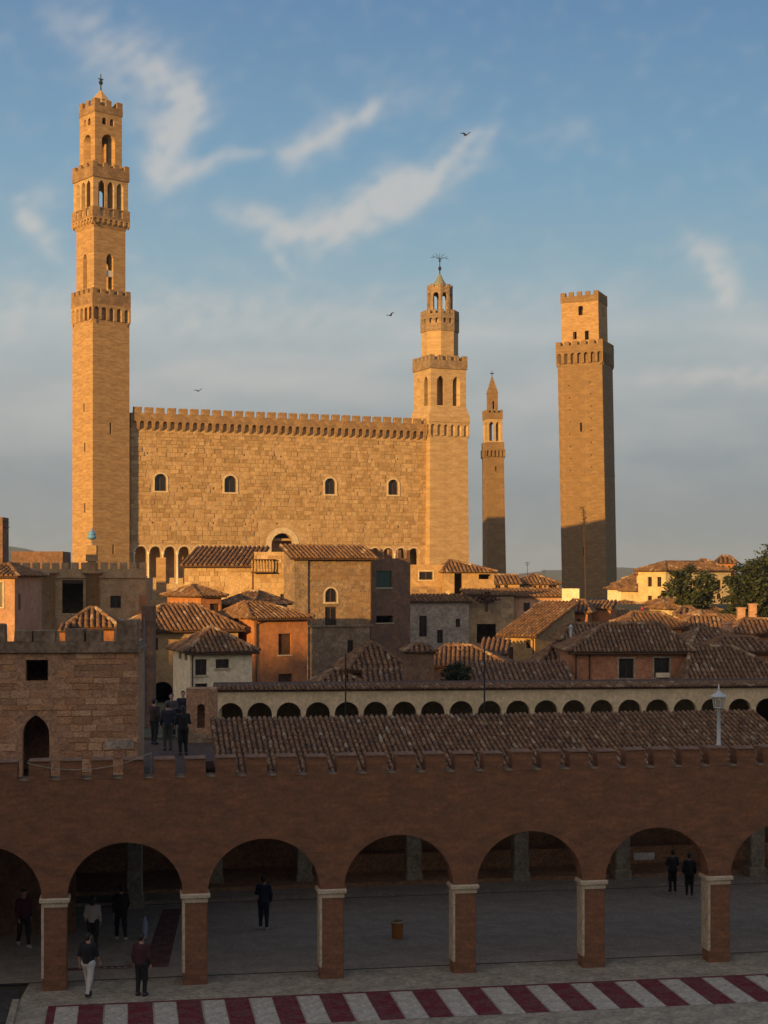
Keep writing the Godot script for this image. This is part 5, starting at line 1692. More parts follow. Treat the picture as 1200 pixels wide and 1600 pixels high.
func build_right() -> void:
	var b := {}
	# villa with hip roof in front of the palace tower
	b = house({"name": "villa", "label": "sunlit buff villa with low hip roof, porch posts and dark openings", "p": [694, 772], "top": 894, "d": 168.0, "th": 8, "D": 5.0, "m": "ochre",
		"win": [[710, 896, 722, 928, 0, "open"], [748, 897, 767, 905, 0, "open"]], "roof": {"kind": "hip", "rise": 1.25, "oh": 0.3, "tw": 0.4, "tl": 0.55, "parts": 150, "ridge": 0.05, "shift": -0.3}})
	b = house({"name": "villa_wing", "label": "low villa wing with pale flat coping, window and rubble base", "p": [642, 694], "top": 884, "d": 169.0, "th": 4, "D": 5.0, "m": "ochre", "win": [[655, 893, 676, 906, 0, "dark", "trim"]], "roof": {"kind": "flat", "parapet": 0.12}})
	stones(b.n, "stone", 0.05, b.w - 0.05, 0.5, fy(b, 660, 916), 0.7, 0.5, [], [[0.34, 0.23, 0.13], [0.28, 0.185, 0.11], [0.40, 0.28, 0.16]], 40, 0.0, 0.05)
	b = house({"name": "chimney", "label": "small pale chimney in front of the buff villa", "p": [697, 704], "top": 925, "d": 163.0, "th": 6, "D": 0.5, "m": "pale_yellow", "cat": "chimney", "roof": {"kind": "flat", "parapet": 0.1}})
	# dark tenements below the villa
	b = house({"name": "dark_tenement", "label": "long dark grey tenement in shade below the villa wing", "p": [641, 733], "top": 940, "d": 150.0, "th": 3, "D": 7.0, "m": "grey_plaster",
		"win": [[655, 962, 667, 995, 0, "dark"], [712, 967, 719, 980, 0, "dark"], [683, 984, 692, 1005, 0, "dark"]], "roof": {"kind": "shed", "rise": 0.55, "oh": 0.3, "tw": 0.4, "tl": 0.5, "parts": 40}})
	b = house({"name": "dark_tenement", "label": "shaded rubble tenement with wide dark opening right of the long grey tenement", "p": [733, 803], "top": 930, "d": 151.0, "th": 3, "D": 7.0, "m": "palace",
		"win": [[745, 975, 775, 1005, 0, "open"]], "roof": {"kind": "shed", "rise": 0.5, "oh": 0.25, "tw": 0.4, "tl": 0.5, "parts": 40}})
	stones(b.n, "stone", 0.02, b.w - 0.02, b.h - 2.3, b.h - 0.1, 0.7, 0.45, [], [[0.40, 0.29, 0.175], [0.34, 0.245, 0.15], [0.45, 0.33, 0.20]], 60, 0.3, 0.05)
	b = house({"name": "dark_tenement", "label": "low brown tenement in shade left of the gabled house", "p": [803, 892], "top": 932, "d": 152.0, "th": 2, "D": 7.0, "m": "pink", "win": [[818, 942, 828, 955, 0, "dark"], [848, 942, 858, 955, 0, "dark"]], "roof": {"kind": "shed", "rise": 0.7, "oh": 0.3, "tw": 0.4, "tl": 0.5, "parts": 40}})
	# sunlit row between the towers
	b = house({"name": "roof_row_house", "label": "low house with orange roof right behind the slim tower foot", "p": [764, 812], "top": 912, "d": 190.0, "th": 4, "D": 6.0, "m": "ochre", "win": [[774, 914, 782, 922, 0, "dark"], [788, 914, 794, 924, 0, "dark"]], "roof": {"kind": "gable_x", "rise": 1.0, "oh": 0.3, "tw": 0.45, "tl": 0.6, "parts": 20}})
	b = house({"name": "roof_row_house", "label": "long low house with orange roof and four small windows beside the massive tower", "p": [812, 873], "top": 913, "d": 192.0, "th": 6, "D": 6.0, "m": "ochre", "win": [[833, 915, 838, 923, 0, "dark"], [842, 915, 847, 923, 0, "dark"], [850, 915, 854, 923, 0, "dark"], [857, 914, 870, 923, 0, "dark"]], "roof": {"kind": "hip", "rise": 1.2, "oh": 0.3, "tw": 0.45, "tl": 0.6, "parts": 30}})
	# gabled sunlit house
	b = house({"name": "gabled_house", "label": "sunlit orange house with one big tile slope and door in its end wall", "p": [786, 836], "top": 992, "d": 112.0, "th": -38, "D": 5.5, "m": "ochre",
		"win": [[793, 1011, 802, 1033, 0, "door"], [822, 999, 829, 1013, 0, "dark"]], "roof": {"kind": "shed", "rise": 2.3, "oh": 0.35, "tw": 0.3, "tl": 0.5, "parts": 220}})
	b = house({"name": "white_chimney", "label": "stout white chimney block above the gabled sunlit house", "p": [878, 905], "top": 921, "d": 122.0, "th": -10, "D": 1.3, "m": "cream", "cat": "chimney", "roof": {"kind": "flat", "parapet": 0.06}})
	b = house({"name": "small_orange_house", "label": "small bright orange house with gable and two tiny windows under the white chimney", "p": [880, 918], "top": 957, "d": 116.0, "th": -14, "D": 4.6, "m": "orange",
		"win": [[886, 967, 891, 976, 0, "dark"], [901, 967, 907, 976, 0, "dark"]], "roof": {"kind": "hip", "rise": 0.85, "oh": 0.25, "tw": 0.3, "tl": 0.45, "parts": 90, "ridge": 0.5}})
	b = house({"name": "orange_wing", "label": "plain orange wing behind the small orange house", "p": [916, 954], "top": 951, "d": 119.0, "th": -14, "D": 4.0, "m": "orange", "roof": {"kind": "shed", "rise": 0.5, "oh": 0.15, "tw": 0.3, "tl": 0.45, "parts": 40}})
	# terracotta house
	b = house({"name": "terracotta_house", "label": "shaded terracotta house with two framed square windows and hip tile roof", "p": [896, 1076], "top": 1018, "d": 80.0, "th": 2, "D": 4.6, "m": "terracotta",
		"win": [[967, 1029, 990, 1060, 0, "dark", "frame"], [1022, 1028, 1046, 1059, 0, "dark", "frame"]], "roof": {"kind": "hip", "rise": 1.32, "oh": 0.28, "tw": 0.215, "tl": 0.4, "parts": 290, "ridge": 0.5, "shift": 0.1}})
	var ac := MB.new()
	ac.cbox(Vector3(fx(b, 1024), fy(b, 1024, 1058), 0.05), Vector3(fx(b, 1045), fy(b, 1024, 1051), 0.32), 0.02)
	tag(put(self, "flower_box", ac.mesh(), mats["cream"], (b.n as Node3D).transform), "pale box on the sill of the right window of the terracotta house", "window box")
	var dp := MB.new()
	dp.tube([Vector3(fx(b, 921), 0.5, 0.07), Vector3(fx(b, 921), b.h - 0.1, 0.07)], [0.045, 0.045], 6)
	dp.tube([Vector3(fx(b, 1072), 0.5, 0.07), Vector3(fx(b, 1072), b.h - 0.1, 0.07)], [0.045, 0.045], 6)
	part(b.n, "drain_pipe", dp, mats["wood"])
	b = house({"name": "back_roof_house", "label": "low dark tiled house tucked left behind the terracotta house", "p": [884, 965], "top": 1000, "d": 90.0, "th": 2, "D": 4.0, "m": "brown_plaster", "roof": {"kind": "hip", "rise": 0.85, "oh": 0.3, "tw": 0.24, "tl": 0.42, "parts": 160, "ridge": 0.7}})
	var vp := MB.new()
	vp.lathe([[0.07, 0.0], [0.07, 1.1], [0.12, 1.12], [0.12, 1.22], [0.0, 1.3]], 8)
	tag(put(self, "vent_pipe", vp.mesh(), mats["lamp_white"], Transform3D(Basis(), at(892, 1012, 86.0))), "pale vent pipe on the dark roof left of the terracotta house", "pipe")
	# dark roof at the right edge
	b = house({"name": "dark_roof_house", "label": "low house with broad dark hip tile roof right of the terracotta house", "p": [1080, 1240], "top": 1063, "d": 78.0, "th": 3, "D": 5.2, "m": "brown_plaster", "roof": {"kind": "hip", "rise": 1.55, "oh": 0.3, "tw": 0.235, "tl": 0.42, "parts": 260, "ridge": 0.42, "shift": -0.18}})
	# low tiled roofs behind the loggia
	b = house({"name": "court_house", "label": "low house with pointed tile roof left of the brown chimney stack", "p": [548, 632], "top": 1047, "d": 80.0, "th": 14, "D": 2.9, "m": "brown_plaster", "roof": {"kind": "hip", "rise": 1.3, "oh": 0.25, "tw": 0.27, "tl": 0.42, "parts": 130, "ridge": 0.1}})
	b = house({"name": "court_house", "label": "low lean-to house with short tile slope under the pointed tile roof", "p": [572, 632], "top": 1068, "d": 77.0, "th": 4, "D": 1.6, "m": "brown_plaster", "roof": {"kind": "shed", "rise": 0.55, "oh": 0.15, "tw": 0.27, "tl": 0.4, "parts": 60}})
	b = house({"name": "court_house", "label": "lowest tile roof beside the tall stone house foot, behind the cream loggia", "p": [492, 572], "top": 1076, "d": 79.0, "th": 8, "D": 2.8, "m": "brown_plaster", "roof": {"kind": "hip", "rise": 0.85, "oh": 0.25, "tw": 0.27, "tl": 0.42, "parts": 90, "ridge": 0.1}})
	b = house({"name": "brown_stack", "label": "stout square brown chimney stack with its own small tile cap", "p": [634, 678], "top": 1019, "d": 76.0, "th": 4, "D": 1.2, "m": "brown_plaster", "cat": "chimney", "roof": {"kind": "hip", "rise": 0.32, "oh": 0.1, "tw": 0.24, "tl": 0.3, "parts": 30, "ridge": 0.3}})
	b = house({"name": "court_house", "label": "low sunlit tile roof running behind the bush right of the brown stack", "p": [668, 792], "top": 1040, "d": 100.0, "th": -4, "D": 4.4, "m": "brown_plaster", "roof": {"kind": "hip", "rise": 1.15, "oh": 0.3, "tw": 0.3, "tl": 0.45, "parts": 200, "ridge": 0.35, "shift": -0.12}})
	b = house({"name": "court_house", "label": "long low dark tile roof against the terracotta house behind the cream loggia", "p": [748, 893], "top": 1066, "d": 77.0, "th": 2, "D": 3.2, "m": "brown_plaster", "roof": {"kind": "shed", "rise": 0.8, "oh": 0.2, "tw": 0.25, "tl": 0.42, "parts": 250}})
	b = house({"name": "court_house", "label": "dark tile slope climbing from the gabled house to the terracotta house", "p": [842, 897], "top": 1050, "d": 92.0, "th": 4, "D": 5.0, "m": "brown_plaster", "roof": {"kind": "hip", "rise": 1.6, "oh": 0.3, "tw": 0.3, "tl": 0.45, "parts": 150, "ridge": 0.2, "shift": 0.3}})
	b = house({"name": "court_house", "label": "small sunlit tile slope at the foot of the gabled house end wall", "p": [752, 790], "top": 1022, "d": 106.0, "th": -8, "D": 3.0, "m": "ochre", "roof": {"kind": "shed", "rise": 0.9, "oh": 0.2, "tw": 0.3, "tl": 0.45, "parts": 60}})
	# jumble of roofs to the right
	var jumble := [
		[980, 1068, 980, 104.0, 6, "brown_plaster", 0.9, "sunlit ridge roof behind the terracotta house chimney line"],
		[1062, 1150, 985, 112.0, -6, "orange", 1.0, "wide low tile roof in front of the round leafy tree"],
		[1085, 1160, 1006, 96.0, 5, "brown_plaster", 0.8, "dark tile roof between terracotta house and right edge roofs"],
		[1148, 1230, 990, 106.0, -4, "terracotta", 0.9, "tile roof under the big dark tree at the edge"],
		[1128, 1165, 975, 122.0, 6, "pink", 0.6, "small pink roof house with stubby chimneys under the big dark tree"],
		[1118, 1215, 1018, 88.0, 2, "terracotta", 0.7, "low terracotta walled roof above the broad dark hip roof"],
		[950, 1000, 968, 128.0, 4, "orange", 0.7, "small orange roof house at the foot of the massive tower"],
	]
	for q in jumble:
		house({"name": "roof_house", "label": q[7], "p": [q[0], q[1]], "top": q[2], "d": q[3], "th": q[4], "D": 4.2, "m": q[5], "win": [[q[0] + 14, q[2] + 6, q[0] + 20, q[2] + 15, 0, "dark"]],
			"roof": {"kind": "hip", "rise": q[6], "oh": 0.3, "tw": 0.3, "tl": 0.45, "parts": 90, "ridge": 0.45}})
	for q in [[1030, 968, 118.0, "small pink chimney stack near the red parasol"], [1158, 962, 116.0, "lower of two pink chimney stacks under the large dark tree"], [1176, 955, 120.0, "higher of two pink chimney stacks under the large dark tree"], [1136, 990, 100.0, "small pink chimney stack on the dark roof beside the terracotta house"]]:
		var cm := MB.new()
		cm.cbox(Vector3(-0.28, 0, -0.28), Vector3(0.28, 1.2, 0.28), 0.03)
		cm.cbox(Vector3(-0.34, 1.2, -0.34), Vector3(0.34, 1.3, 0.34), 0.02)
		tag(put(self, "chimney_stack", cm.mesh(), mats["pink"], Transform3D(Basis(), at(q[0], q[1] + 14, q[2]))), q[3], "chimney", "small chimneys on the jumbled roofs")
	# far yellow houses by the trees
	b = house({"name": "yellow_house", "label": "tall pale yellow house with lit left side and tile roof behind the round tree", "p": [1040, 1142], "top": 892, "d": 200.0, "th": 33, "D": 5.2, "base": 3.0, "m": "pale_yellow",
		"win": [[1120, 906, 1127, 918, 0, "dark"], [1110, 906, 1115, 918, 0, "dark"], [1120, 926, 1127, 936, 1, "dark"], [1110, 927, 1115, 936, 0, "dark"], [1096, 927, 1101, 936, 0, "dark"]],
		"lwin": [[0.8, 0.8, 7.2, 8.5, 0, "dark"], [2.6, 0.8, 7.2, 8.5, 0, "dark"], [0.8, 0.8, 4.6, 6.0, 0, "dark"], [2.6, 0.8, 4.6, 6.0, 0, "dark"], [0.8, 0.8, 2.0, 3.4, 0, "dark"], [2.6, 0.8, 2.0, 3.4, 0, "dark"]],
		"roof": {"kind": "hip", "rise": 1.1, "oh": 0.4, "tw": 0.5, "tl": 0.6, "parts": 20, "ridge": 0.6}})
	for q in [[1098, 1122, 886, 206.0, 10, "terracotta", "small terracotta attic on the tall yellow house skyline", 0.9], [1120, 1148, 880, 208.0, -12, "orange", "bright gabled attic on the tall yellow house skyline", 0.9],
			[1026, 1041, 898, 214.0, 28, "pale_yellow", "narrow yellow house stepping down left of the tall yellow house", 0.7], [984, 1004, 914, 228.0, 22, "pale_yellow", "farthest little yellow house right of the massive tower", 0.8],
			[998, 1026, 924, 214.0, 24, "pale_yellow", "little yellow house with two windows down the hill right of the massive tower", 0.8], [1040, 1080, 945, 190.0, 24, "orange", "low orange house in front of the tall yellow house foot", 0.6],
			[1072, 1125, 956, 178.0, 4, "terracotta", "long low roof below the round leafy tree", 0.7], [960, 1014, 952, 200.0, 8, "grey_plaster", "low greenish grey house at the foot of the massive tower", 0.8],
			[971, 986, 921, 222.0, 18, "cream", "tiny pale house nearest the massive tower on the hill", 0.7], [1004, 1022, 905, 236.0, 26, "ochre", "tiny ochre house on the crest between massive tower and yellow house", 0.7],
			[1012, 1034, 932, 226.0, 26, "pale_yellow", "small pale house below the narrow yellow house", 0.7], [1046, 1064, 952, 176.0, 20, "pale_yellow", "small sunlit house wall at the foot of the round tree", 0.5],
			[1060, 1090, 962, 150.0, -10, "orange", "small orange gabled house before the long low roof", 0.7], [1100, 1130, 968, 142.0, 12, "ochre", "little ochre house wedged under the lower dark tree", 0.6]]:
		var w: float = q[1] - q[0]
		house({"name": "hill_house", "label": q[6], "p": [q[0], q[1]], "top": q[2], "d": q[3], "th": q[4], "D": 4.5, "m": q[5], "base": 3.0,
			"win": [[q[0] + w * 0.25, q[2] + 4, q[0] + w * 0.38, q[2] + 12, 0, "dark"], [q[0] + w * 0.62, q[2] + 4, q[0] + w * 0.75, q[2] + 12, 0, "dark"]], "roof": {"kind": "hip", "rise": q[7], "oh": 0.3, "tw": 0.5, "tl": 0.6, "parts": 10, "ridge": 0.4}})

func build_props() -> void:
	# trees
	tree("round_tree", "round leafy tree in front of the tall yellow house", "tree", Vector3((1078.0 - 600) / F * 178, 4.5, -178), 3.2, Vector3(3.5, 2.5, 3.0), 150, 60, 0.2, Color(0.036, 0.046, 0.014), 21)
	tree("large_tree", "large dark tree filling the skyline right of the yellow house", "tree", Vector3((1175.0 - 600) / F * 150, 4.2, -150), 2.6, Vector3(3.2, 3.1, 3.0), 180, 60, 0.2, Color(0.029, 0.040, 0.013), 22)
	tree("large_tree", "lower dark tree between the round tree and the large dark tree", "tree", Vector3((1135.0 - 600) / F * 158, 4.2, -158), 0.8, Vector3(2.4, 1.5, 2.4), 110, 60, 0.2, Color(0.030, 0.042, 0.013), 23)
	tree("large_tree", "dark tree half out of view beyond the large dark tree", "tree", Vector3((1215.0 - 600) / F * 156, 4.2, -156), 3.0, Vector3(3.2, 3.9, 3.0), 150, 60, 0.2, Color(0.029, 0.040, 0.013), 27)
	tree("hill_tree", "tiny dark tree at the right foot of the massive tower", "tree", Vector3((978.0 - 600) / F * 250, 6.0, -250), 1.2, Vector3(1.3, 1.3, 1.3), 40, 40, 0.18, Color(0.04, 0.052, 0.018), 24)
	tree("bush", "dark green bush between the low tile roofs right of the brown stack", "bush", Vector3((716.0 - 600) / F * 78, 4.0, -78), 1.2, Vector3(0.85, 1.05, 0.7), 90, 50, 0.07, Color(0.032, 0.05, 0.016), 25)
	tree("vine", "reddish climbing vine hanging on the shaded rubble tenement", "vine", Vector3((760.0 - 600) / F * 150.2, 8.6, -150.2), 0.3, Vector3(1.6, 0.55, 0.3), 50, 36, 0.09, Color(0.10, 0.045, 0.022), 26)
	# tall post with dry creeper before the massive tower
	var n := thing("tall_post", "tall thin post with dry creeper at its top before the massive tower", "post", Vector3((916.0 - 600) / F * 150, 5.0, -150), 0)
	var mb := MB.new()
	mb.tube([Vector3(0, 0, 0), Vector3(-0.1, 7.0, 0), Vector3(-0.3, 13.2, 0)], [0.07, 0.06, 0.04], 6)
	part(n, "pole", mb, mats["wood"])
	mb = MB.new()
	var r := RandomNumberGenerator.new()
	r.seed = 77
	for i in 170:
		var t := r.randf()
		var o := Vector3(-0.3 + r.randfn() * 0.13 + 0.25 * (1.0 - t) * 0.8, 13.4 - 2.9 * (1.0 - t), r.randfn() * 0.13)
		var a := Vector3(r.randf_range(-1, 1), r.randf_range(-1, 1), r.randf_range(-1, 1)).normalized() * 0.11
		mb.tri(o - a, o + a.cross(Vector3(0.3, 0.5, 0.8)) * 0.8, o + a)
	part(n, "creeper", mb, mats["bark"])
	# thin poles before the loggia
	for q in [[540, 1020, 1105, 64.5, "thin dark pole in front of the loggia below the tall stone house"], [757, 1008, 1090, 64.8, "thin dark pole in front of the loggia below the gabled house"]]:
		var p := at(q[0], q[1], q[3])
		mb = MB.new()
		mb.lathe([[0.045, 0.0], [0.03, p.y - 5.1], [0.0, p.y - 5.0]], 6)
		tag(put(self, "pole", mb.mesh(), mats["iron"], Transform3D(Basis(), Vector3(p.x, 5.0, p.z))), q[4], "pole")
	# lantern on the battlements
	n = thing("street_lantern", "pale grey cast iron lantern on a post above the tile roof", "lantern", at(1123, 1168, 46.6) + Vector3(0, -0.35, 0), 0.2)
	mb = MB.new()
	mb.lathe([[0.10, 0.0], [0.10, 0.4], [0.075, 0.42], [0.085, 0.46], [0.06, 0.5], [0.055, 1.5], [0.1, 1.53], [0.0, 1.54]], 10)
	part(n, "post", mb, mats["lamp_white"], true)
	mb = MB.new()
	mb.lathe([[0.14, 1.55], [0.14, 1.58]], 6)
	for k in 6:
		var a := TAU * k / 6
		mb.tube([Vector3(sin(a) * 0.14, 1.56, cos(a) * 0.14), Vector3(sin(a) * 0.19, 1.88, cos(a) * 0.19)], [0.014, 0.014], 4)
	mb.lathe([[0.0, 1.545], [0.15, 1.55], [0.15, 1.575], [0.0, 1.58]], 6)
	part(n, "cage", mb, mats["lamp_white"])
	for k in 6:
		var a0 := TAU * k / 6
		var a1 := TAU * (k + 1) / 6
		var gp := MB.new()
		gp.quad(Vector3(sin(a0) * 0.135, 1.58, cos(a0) * 0.135), Vector3(sin(a0) * 0.185, 1.88, cos(a0) * 0.185), Vector3(sin(a1) * 0.185, 1.88, cos(a1) * 0.185), Vector3(sin(a1) * 0.135, 1.58, cos(a1) * 0.135))
		part(n, "pane", gp, mats["lamp_glass"])
	mb = MB.new()
	mb.lathe([[0.03, 1.58], [0.05, 1.64], [0.035, 1.76], [0.0, 1.78]], 8)
	part(n, "bulb", mb, mats["trim"])
	mb = MB.new()
	mb.lathe([[0.0, 1.87], [0.25, 1.88], [0.25, 1.91], [0.2, 1.95], [0.09, 2.0], [0.07, 2.05], [0.03, 2.07], [0.02, 2.26], [0.0, 2.28]], 12)
	part(n, "cap", mb, mats["lamp_white"], true)
	# rope along the battlements, its post
	mb = MB.new()
	var pts := []
	var rad := []
	for i in 25:
		var t := i / 24.0
		pts.append(cw(lerp(-0.75, 2.62, t), lerp(6.42, 6.62, t) - 0.42 * 4.0 * t * (1.0 - t) * (0.75 if t < 0.5 else 0.75), 0.1))
		rad.append(0.012)
	mb.tube(pts, rad, 5)
	tag(put(self, "rope", mb.mesh(), mats["pavement"]), "slack pale rope strung along the brick battlements", "rope")
	mb = MB.new()
	mb.lathe([[0.02, 0.0], [0.02, 0.68], [0.0, 0.7]], 6)
	tag(put(self, "rope_post", mb.mesh(), mats["grey_pipe"], Transform3D(Basis(), cw(2.66, 5.94, -0.1))), "thin grey post holding the slack rope on the battlements", "post")
	# litter bin
	var bp := Vector3((621.0 - 600) / F * 49.2, 0.012, -49.2)
	n = thing("litter_bin", "small orange litter bin standing alone on the grey hall floor", "bin", bp)
	mb = MB.new()
	mb.lathe([[0.0, 0.0], [0.15, 0.0], [0.17, 0.02], [0.2, 0.5], [0.2, 0.52], [0.17, 0.52], [0.15, 0.1], [0.0, 0.08]], 14)
	part(n, "bucket", mb, mats["bin_orange"])
	mb = MB.new()
	mb.lathe([[0.195, 0.49], [0.215, 0.5], [0.215, 0.545], [0.185, 0.55], [0.18, 0.5]], 14)
	part(n, "liner", mb, mats["white_paint"])
	# notice board in the hall
	mb = MB.new()
	mb.box(Vector3(-0.4, 0, 0), Vector3(0.4, 0.26, 0.05))
	tag(put(self, "notice_board", mb.mesh(), mats["white_stone"], Transform3D(Basis(Vector3.UP, court_turn), at(1006, 1343, 58.0))), "small white board beside a pale column inside the dark hall", "board")
	# red parasol among the roofs
	n = thing("parasol", "folded red parasol on a terrace among the tile roofs", "parasol", at(1003, 972, 128.0))
	mb = MB.new()
	mb.lathe([[0.03, 0.0], [0.03, 0.4]], 6)
	part(n, "pole", mb, mats["iron"])
	mb = MB.new()
	mb.lathe([[0.2, 0.3], [0.26, 0.45], [0.16, 0.9], [0.05, 1.25], [0.0, 1.35]], 8)
	part(n, "canopy", mb, mats["red_cloth"])
	# aerials on the skyline roofs
	for q in [[824, 878, 893, 190.0, "tall thin television aerial on the roof row beside the slim tower"], [850, 890, 900, 190.0, "short thin television aerial on the roof row beside the massive tower"], [1024, 886, 898, 212.0, "thin television aerial on the narrow yellow house ridge"]]:
		var p := at(q[0], q[2] + 6, q[3])
		var hh: float = (q[2] + 6 - q[1]) / F * q[3]
		mb = MB.new()
		mb.tube([Vector3.ZERO, Vector3(0, hh, 0)], [0.035, 0.025], 5)
		for k in 3:
			mb.tube([Vector3(-0.35 + k * 0.05, hh * (0.95 - k * 0.1), 0), Vector3(0.35 - k * 0.05, hh * (0.95 - k * 0.1), 0)], [0.018, 0.018], 4)
		tag(put(self, "aerial", mb.mesh(), mats["iron"], Transform3D(Basis(), p)), q[4], "aerial", "aerials on the far roofs")
	# birds
	for q in [[728, 211, 90.0, 0.36, 35.0, "dark bird gliding over the bright cloud high in the sky"], [610, 493, 95.0, 0.3, -40.0, "small dark bird near the stepped palace tower top"], [310, 611, 95.0, 0.28, 35.0, "small dark bird just above the palace battlements"]]:
		n = thing("bird", q[5], "bird", at(q[0], q[1], q[2]), deg_to_rad(q[4]))
		n.rotation.z = deg_to_rad(12)
		var s: float = q[3]
		mb = MB.new()
		mb.tube([Vector3(0, 0, -0.55) * s, Vector3(0, 0, -0.25) * s, Vector3(0, 0.0, 0.2) * s, Vector3(0, 0.02, 0.45) * s, Vector3(0, 0.0, 0.6) * s], [0.04 * s, 0.1 * s, 0.12 * s, 0.07 * s, 0.01 * s], 7)
		part(n, "body", mb, mats["feather"])
		for sd in [-1, 1]:
			mb = MB.new()
			var e := [Vector3(0.05 * sd, 0.05, 0.2) * s, Vector3(0.5 * sd, 0.34, 0.3) * s, Vector3(1.2 * sd, 0.42, -0.1) * s, Vector3(0.55 * sd, 0.28, -0.12) * s, Vector3(0.05 * sd, 0.03, -0.15) * s]
			var dn := Vector3(0, -0.03, 0) * s
			for i in range(1, 4):
				mb.tri(e[0], e[i], e[i + 1])
				mb.tri(e[0] + dn, e[i + 1] + dn, e[i] + dn)
			for i in 5:
				mb.quad(e[i], e[i] + dn, e[(i + 1) % 5] + dn, e[(i + 1) % 5])
			part(n, "wing", mb, mats["feather"])

func build_people() -> void:
	make_hand_head()
	var floor_at := func(px, py, y): # where a sight line meets a floor of height y
		var d: float = (EYE - y) * F / (py - 900.0)
		return Vector3((px - 600.0) / F * d, y, -d)
	var blk := Color(0.012, 0.011, 0.012)
	person("person in black top and white trousers walking in front of the arcade", floor_at.call(138, 1557, 0.03), 160, "walk", blk, Color(0.52, 0.49, 0.44), "short", "shoe", 1.0, "tee")
	person("person in dark red jacket and black trousers standing by the striped pavement", floor_at.call(221, 1556, 0.03), 165, "stand", Color(0.05, 0.014, 0.014), blk, "short", "shoe", 0.98)
	person("person with long dark hair and white top walking into the dark hall", floor_at.call(145, 1483, 0.012), 175, "stand", Color(0.45, 0.43, 0.40), Color(0.02, 0.018, 0.02), "long", "shoe", 0.95)
	person("person all in black with pale shoes in the dark hall", floor_at.call(189, 1469, 0.012), 200, "walk", blk, Color(0.010, 0.010, 0.011), "short", "pale_shoe", 1.0)
	person("person in dark red and navy striding past the brown side wall", floor_at.call(37, 1479, 0.0), 30, "walk", Color(0.07, 0.015, 0.025), Color(0.014, 0.014, 0.02), "short", "pale_shoe", 1.02)
	person("person in dark blue standing on the grey hall floor near the litter bin", floor_at.call(412, 1452, 0.012), 180, "reach", Color(0.018, 0.022, 0.05), Color(0.016, 0.019, 0.04), "short", "pale_shoe", 1.0)
	person("person in dark clothes with pale scarf at the far side of the hall", floor_at.call(1051, 1393, 0.14), 190, "fold", Color(0.03, 0.027, 0.026), blk, "short", "shoe", 0.86)
	person("person in black beside the one with pale scarf in the hall", floor_at.call(1077, 1399, 0.14), 170, "stand", blk, Color(0.012, 0.011, 0.012), "short", "shoe", 0.86)
	person("person in greenish grey trousers on the terrace at the alley mouth", Vector3((262.0 - 600) / F * 56.0, 5.25, -56.0), 190, "stand", Color(0.02, 0.02, 0.03), Color(0.05, 0.058, 0.042), "short", "shoe", 1.0)
	person("person in black nearest the low stone niche wall on the terrace", Vector3((286.0 - 600) / F * 54.5, 5.25, -54.5), 200, "fold", blk, blk, "long", "shoe", 1.0)
	person("person in dark navy at the back of the group in the alley", Vector3((286.0 - 600) / F * 61.0, 5.25, -61.0), 10, "stand", Color(0.014, 0.014, 0.03), blk, "short", "shoe", 1.02)
	person("person in dark brown beside the house pipes at the alley mouth", Vector3((241.0 - 600) / F * 58.0, 5.25, -58.0), 150, "reach", Color(0.035, 0.02, 0.016), blk, "short", "shoe", 0.98)
	person("person in grey seen between the others in the alley", Vector3((268.0 - 600) / F * 60.5, 5.25, -60.5), 0, "fold", Color(0.06, 0.055, 0.06), blk, "short", "shoe", 0.98)
	# pale blue flask raised by the person in the dark red jacket
	var fp: Vector3 = floor_at.call(226, 1466, 0.012)
	var mb := MB.new()
	mb.lathe([[0.0, 0.0], [0.09, 0.0], [0.1, 0.03], [0.1, 0.5], [0.05, 0.6], [0.05, 0.68], [0.0, 0.7]], 10)
	tag(put(self, "bollard", mb.mesh(true), plain("pale_blue", Color(0.3, 0.34, 0.5), 0.6), Transform3D(Basis(), fp + Vector3(0, 0, 0))), "small pale blue bollard behind the person in dark red jacket", "bollard")

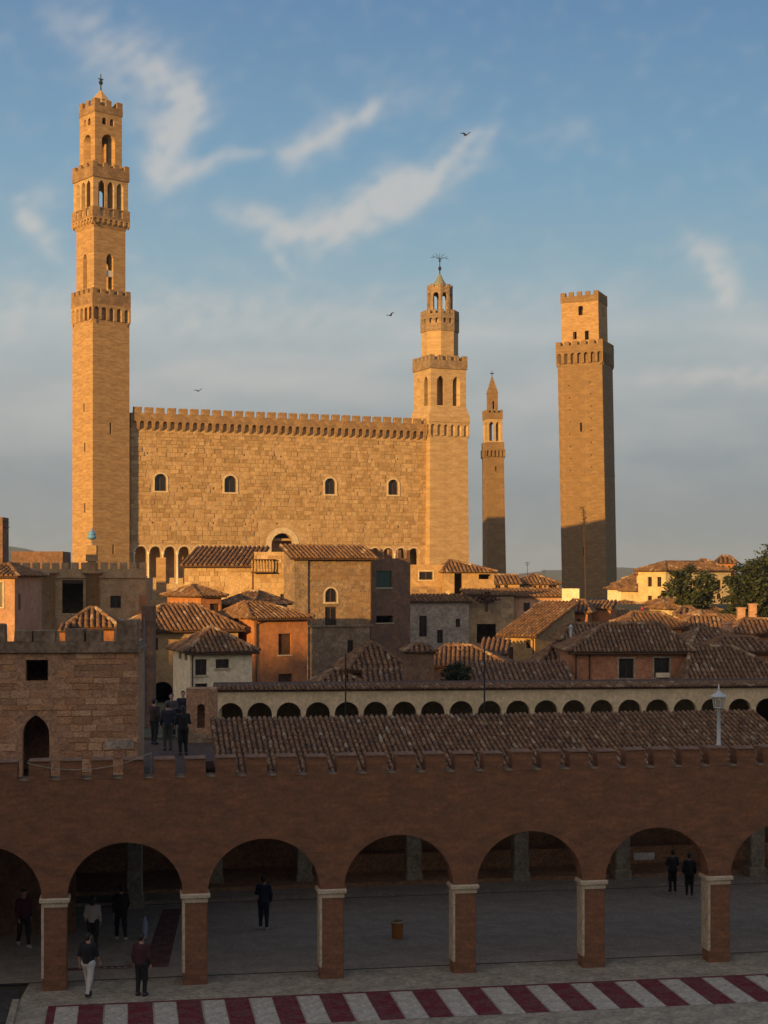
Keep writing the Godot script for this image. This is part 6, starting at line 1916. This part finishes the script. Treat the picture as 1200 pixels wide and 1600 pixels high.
# the big town block behind the viewer whose long shadow lies over the court, and the houses beyond the left edge
func build_behind() -> void:
	var n := thing("town_block", "long battlemented town hall behind the viewpoint", "building", Vector3(-170, 0, 34), 0)
	for q in [[0.0, 88.0, 28.3], [88.0, 210.0, 31.2]]:
		var mb := MB.new()
		mb.box(Vector3(q[0], 0, 0), Vector3(q[1], q[2], 14))
		part(n, "wall", mb, mats["brown_plaster"])
		var x: float = q[0] + 0.6
		while x < q[1] - 1.8:
			var m := MB.new()
			m.cbox(Vector3(x, q[2], 0.0), Vector3(x + 1.5, q[2] + 0.9, 0.8), 0.05)
			part(n, "merlon", m, mats["brown_plaster"])
			x += 2.6

func _ready() -> void:
	rng.seed = 4711
	var cam := Camera3D.new()
	cam.name = "camera"
	cam.projection = Camera3D.PROJECTION_FRUSTUM
	cam.near = 0.5
	cam.far = 12000.0
	cam.size = 1600.0 / F * 0.5
	cam.frustum_offset = Vector2(0, 100.0 / F * 0.5)
	cam.position = Vector3(0, EYE, 0)
	add_child(cam)
	cam.current = true
	var env := Environment.new()
	env.background_mode = Environment.BG_SKY
	env.sky = Sky.new()
	env.sky.sky_material = make_sky()
	env.tonemap_mode = Environment.TONE_MAPPER_LINEAR
	env.tonemap_exposure = 1.35
	env.fog_enabled = true
	env.fog_density = 0.0001
	env.fog_light_color = Color(0.72, 0.80, 0.88)
	env.sdfgi_enabled = true
	env.ssao_enabled = true
	env.ssil_enabled = true
	var we := WorldEnvironment.new()
	we.name = "world"
	we.environment = env
	add_child(we)
	var sun := DirectionalLight3D.new()
	sun.name = "sun"
	sun.light_color = Color(1.0, 0.775, 0.43)
	sun.light_energy = 1.6
	sun.light_angular_distance = 0.5
	sun.shadow_enabled = true
	add_child(sun)
	sun.look_at_from_position(Vector3(-0.56, 0.14, 0.83), Vector3.ZERO, Vector3.UP)
	make_materials()
	build_ground()
	build_behind()
	build_palace()
	build_towers()
	build_arcade()
	build_loggia()
	build_left()
	build_right()
	build_props()
	build_people()
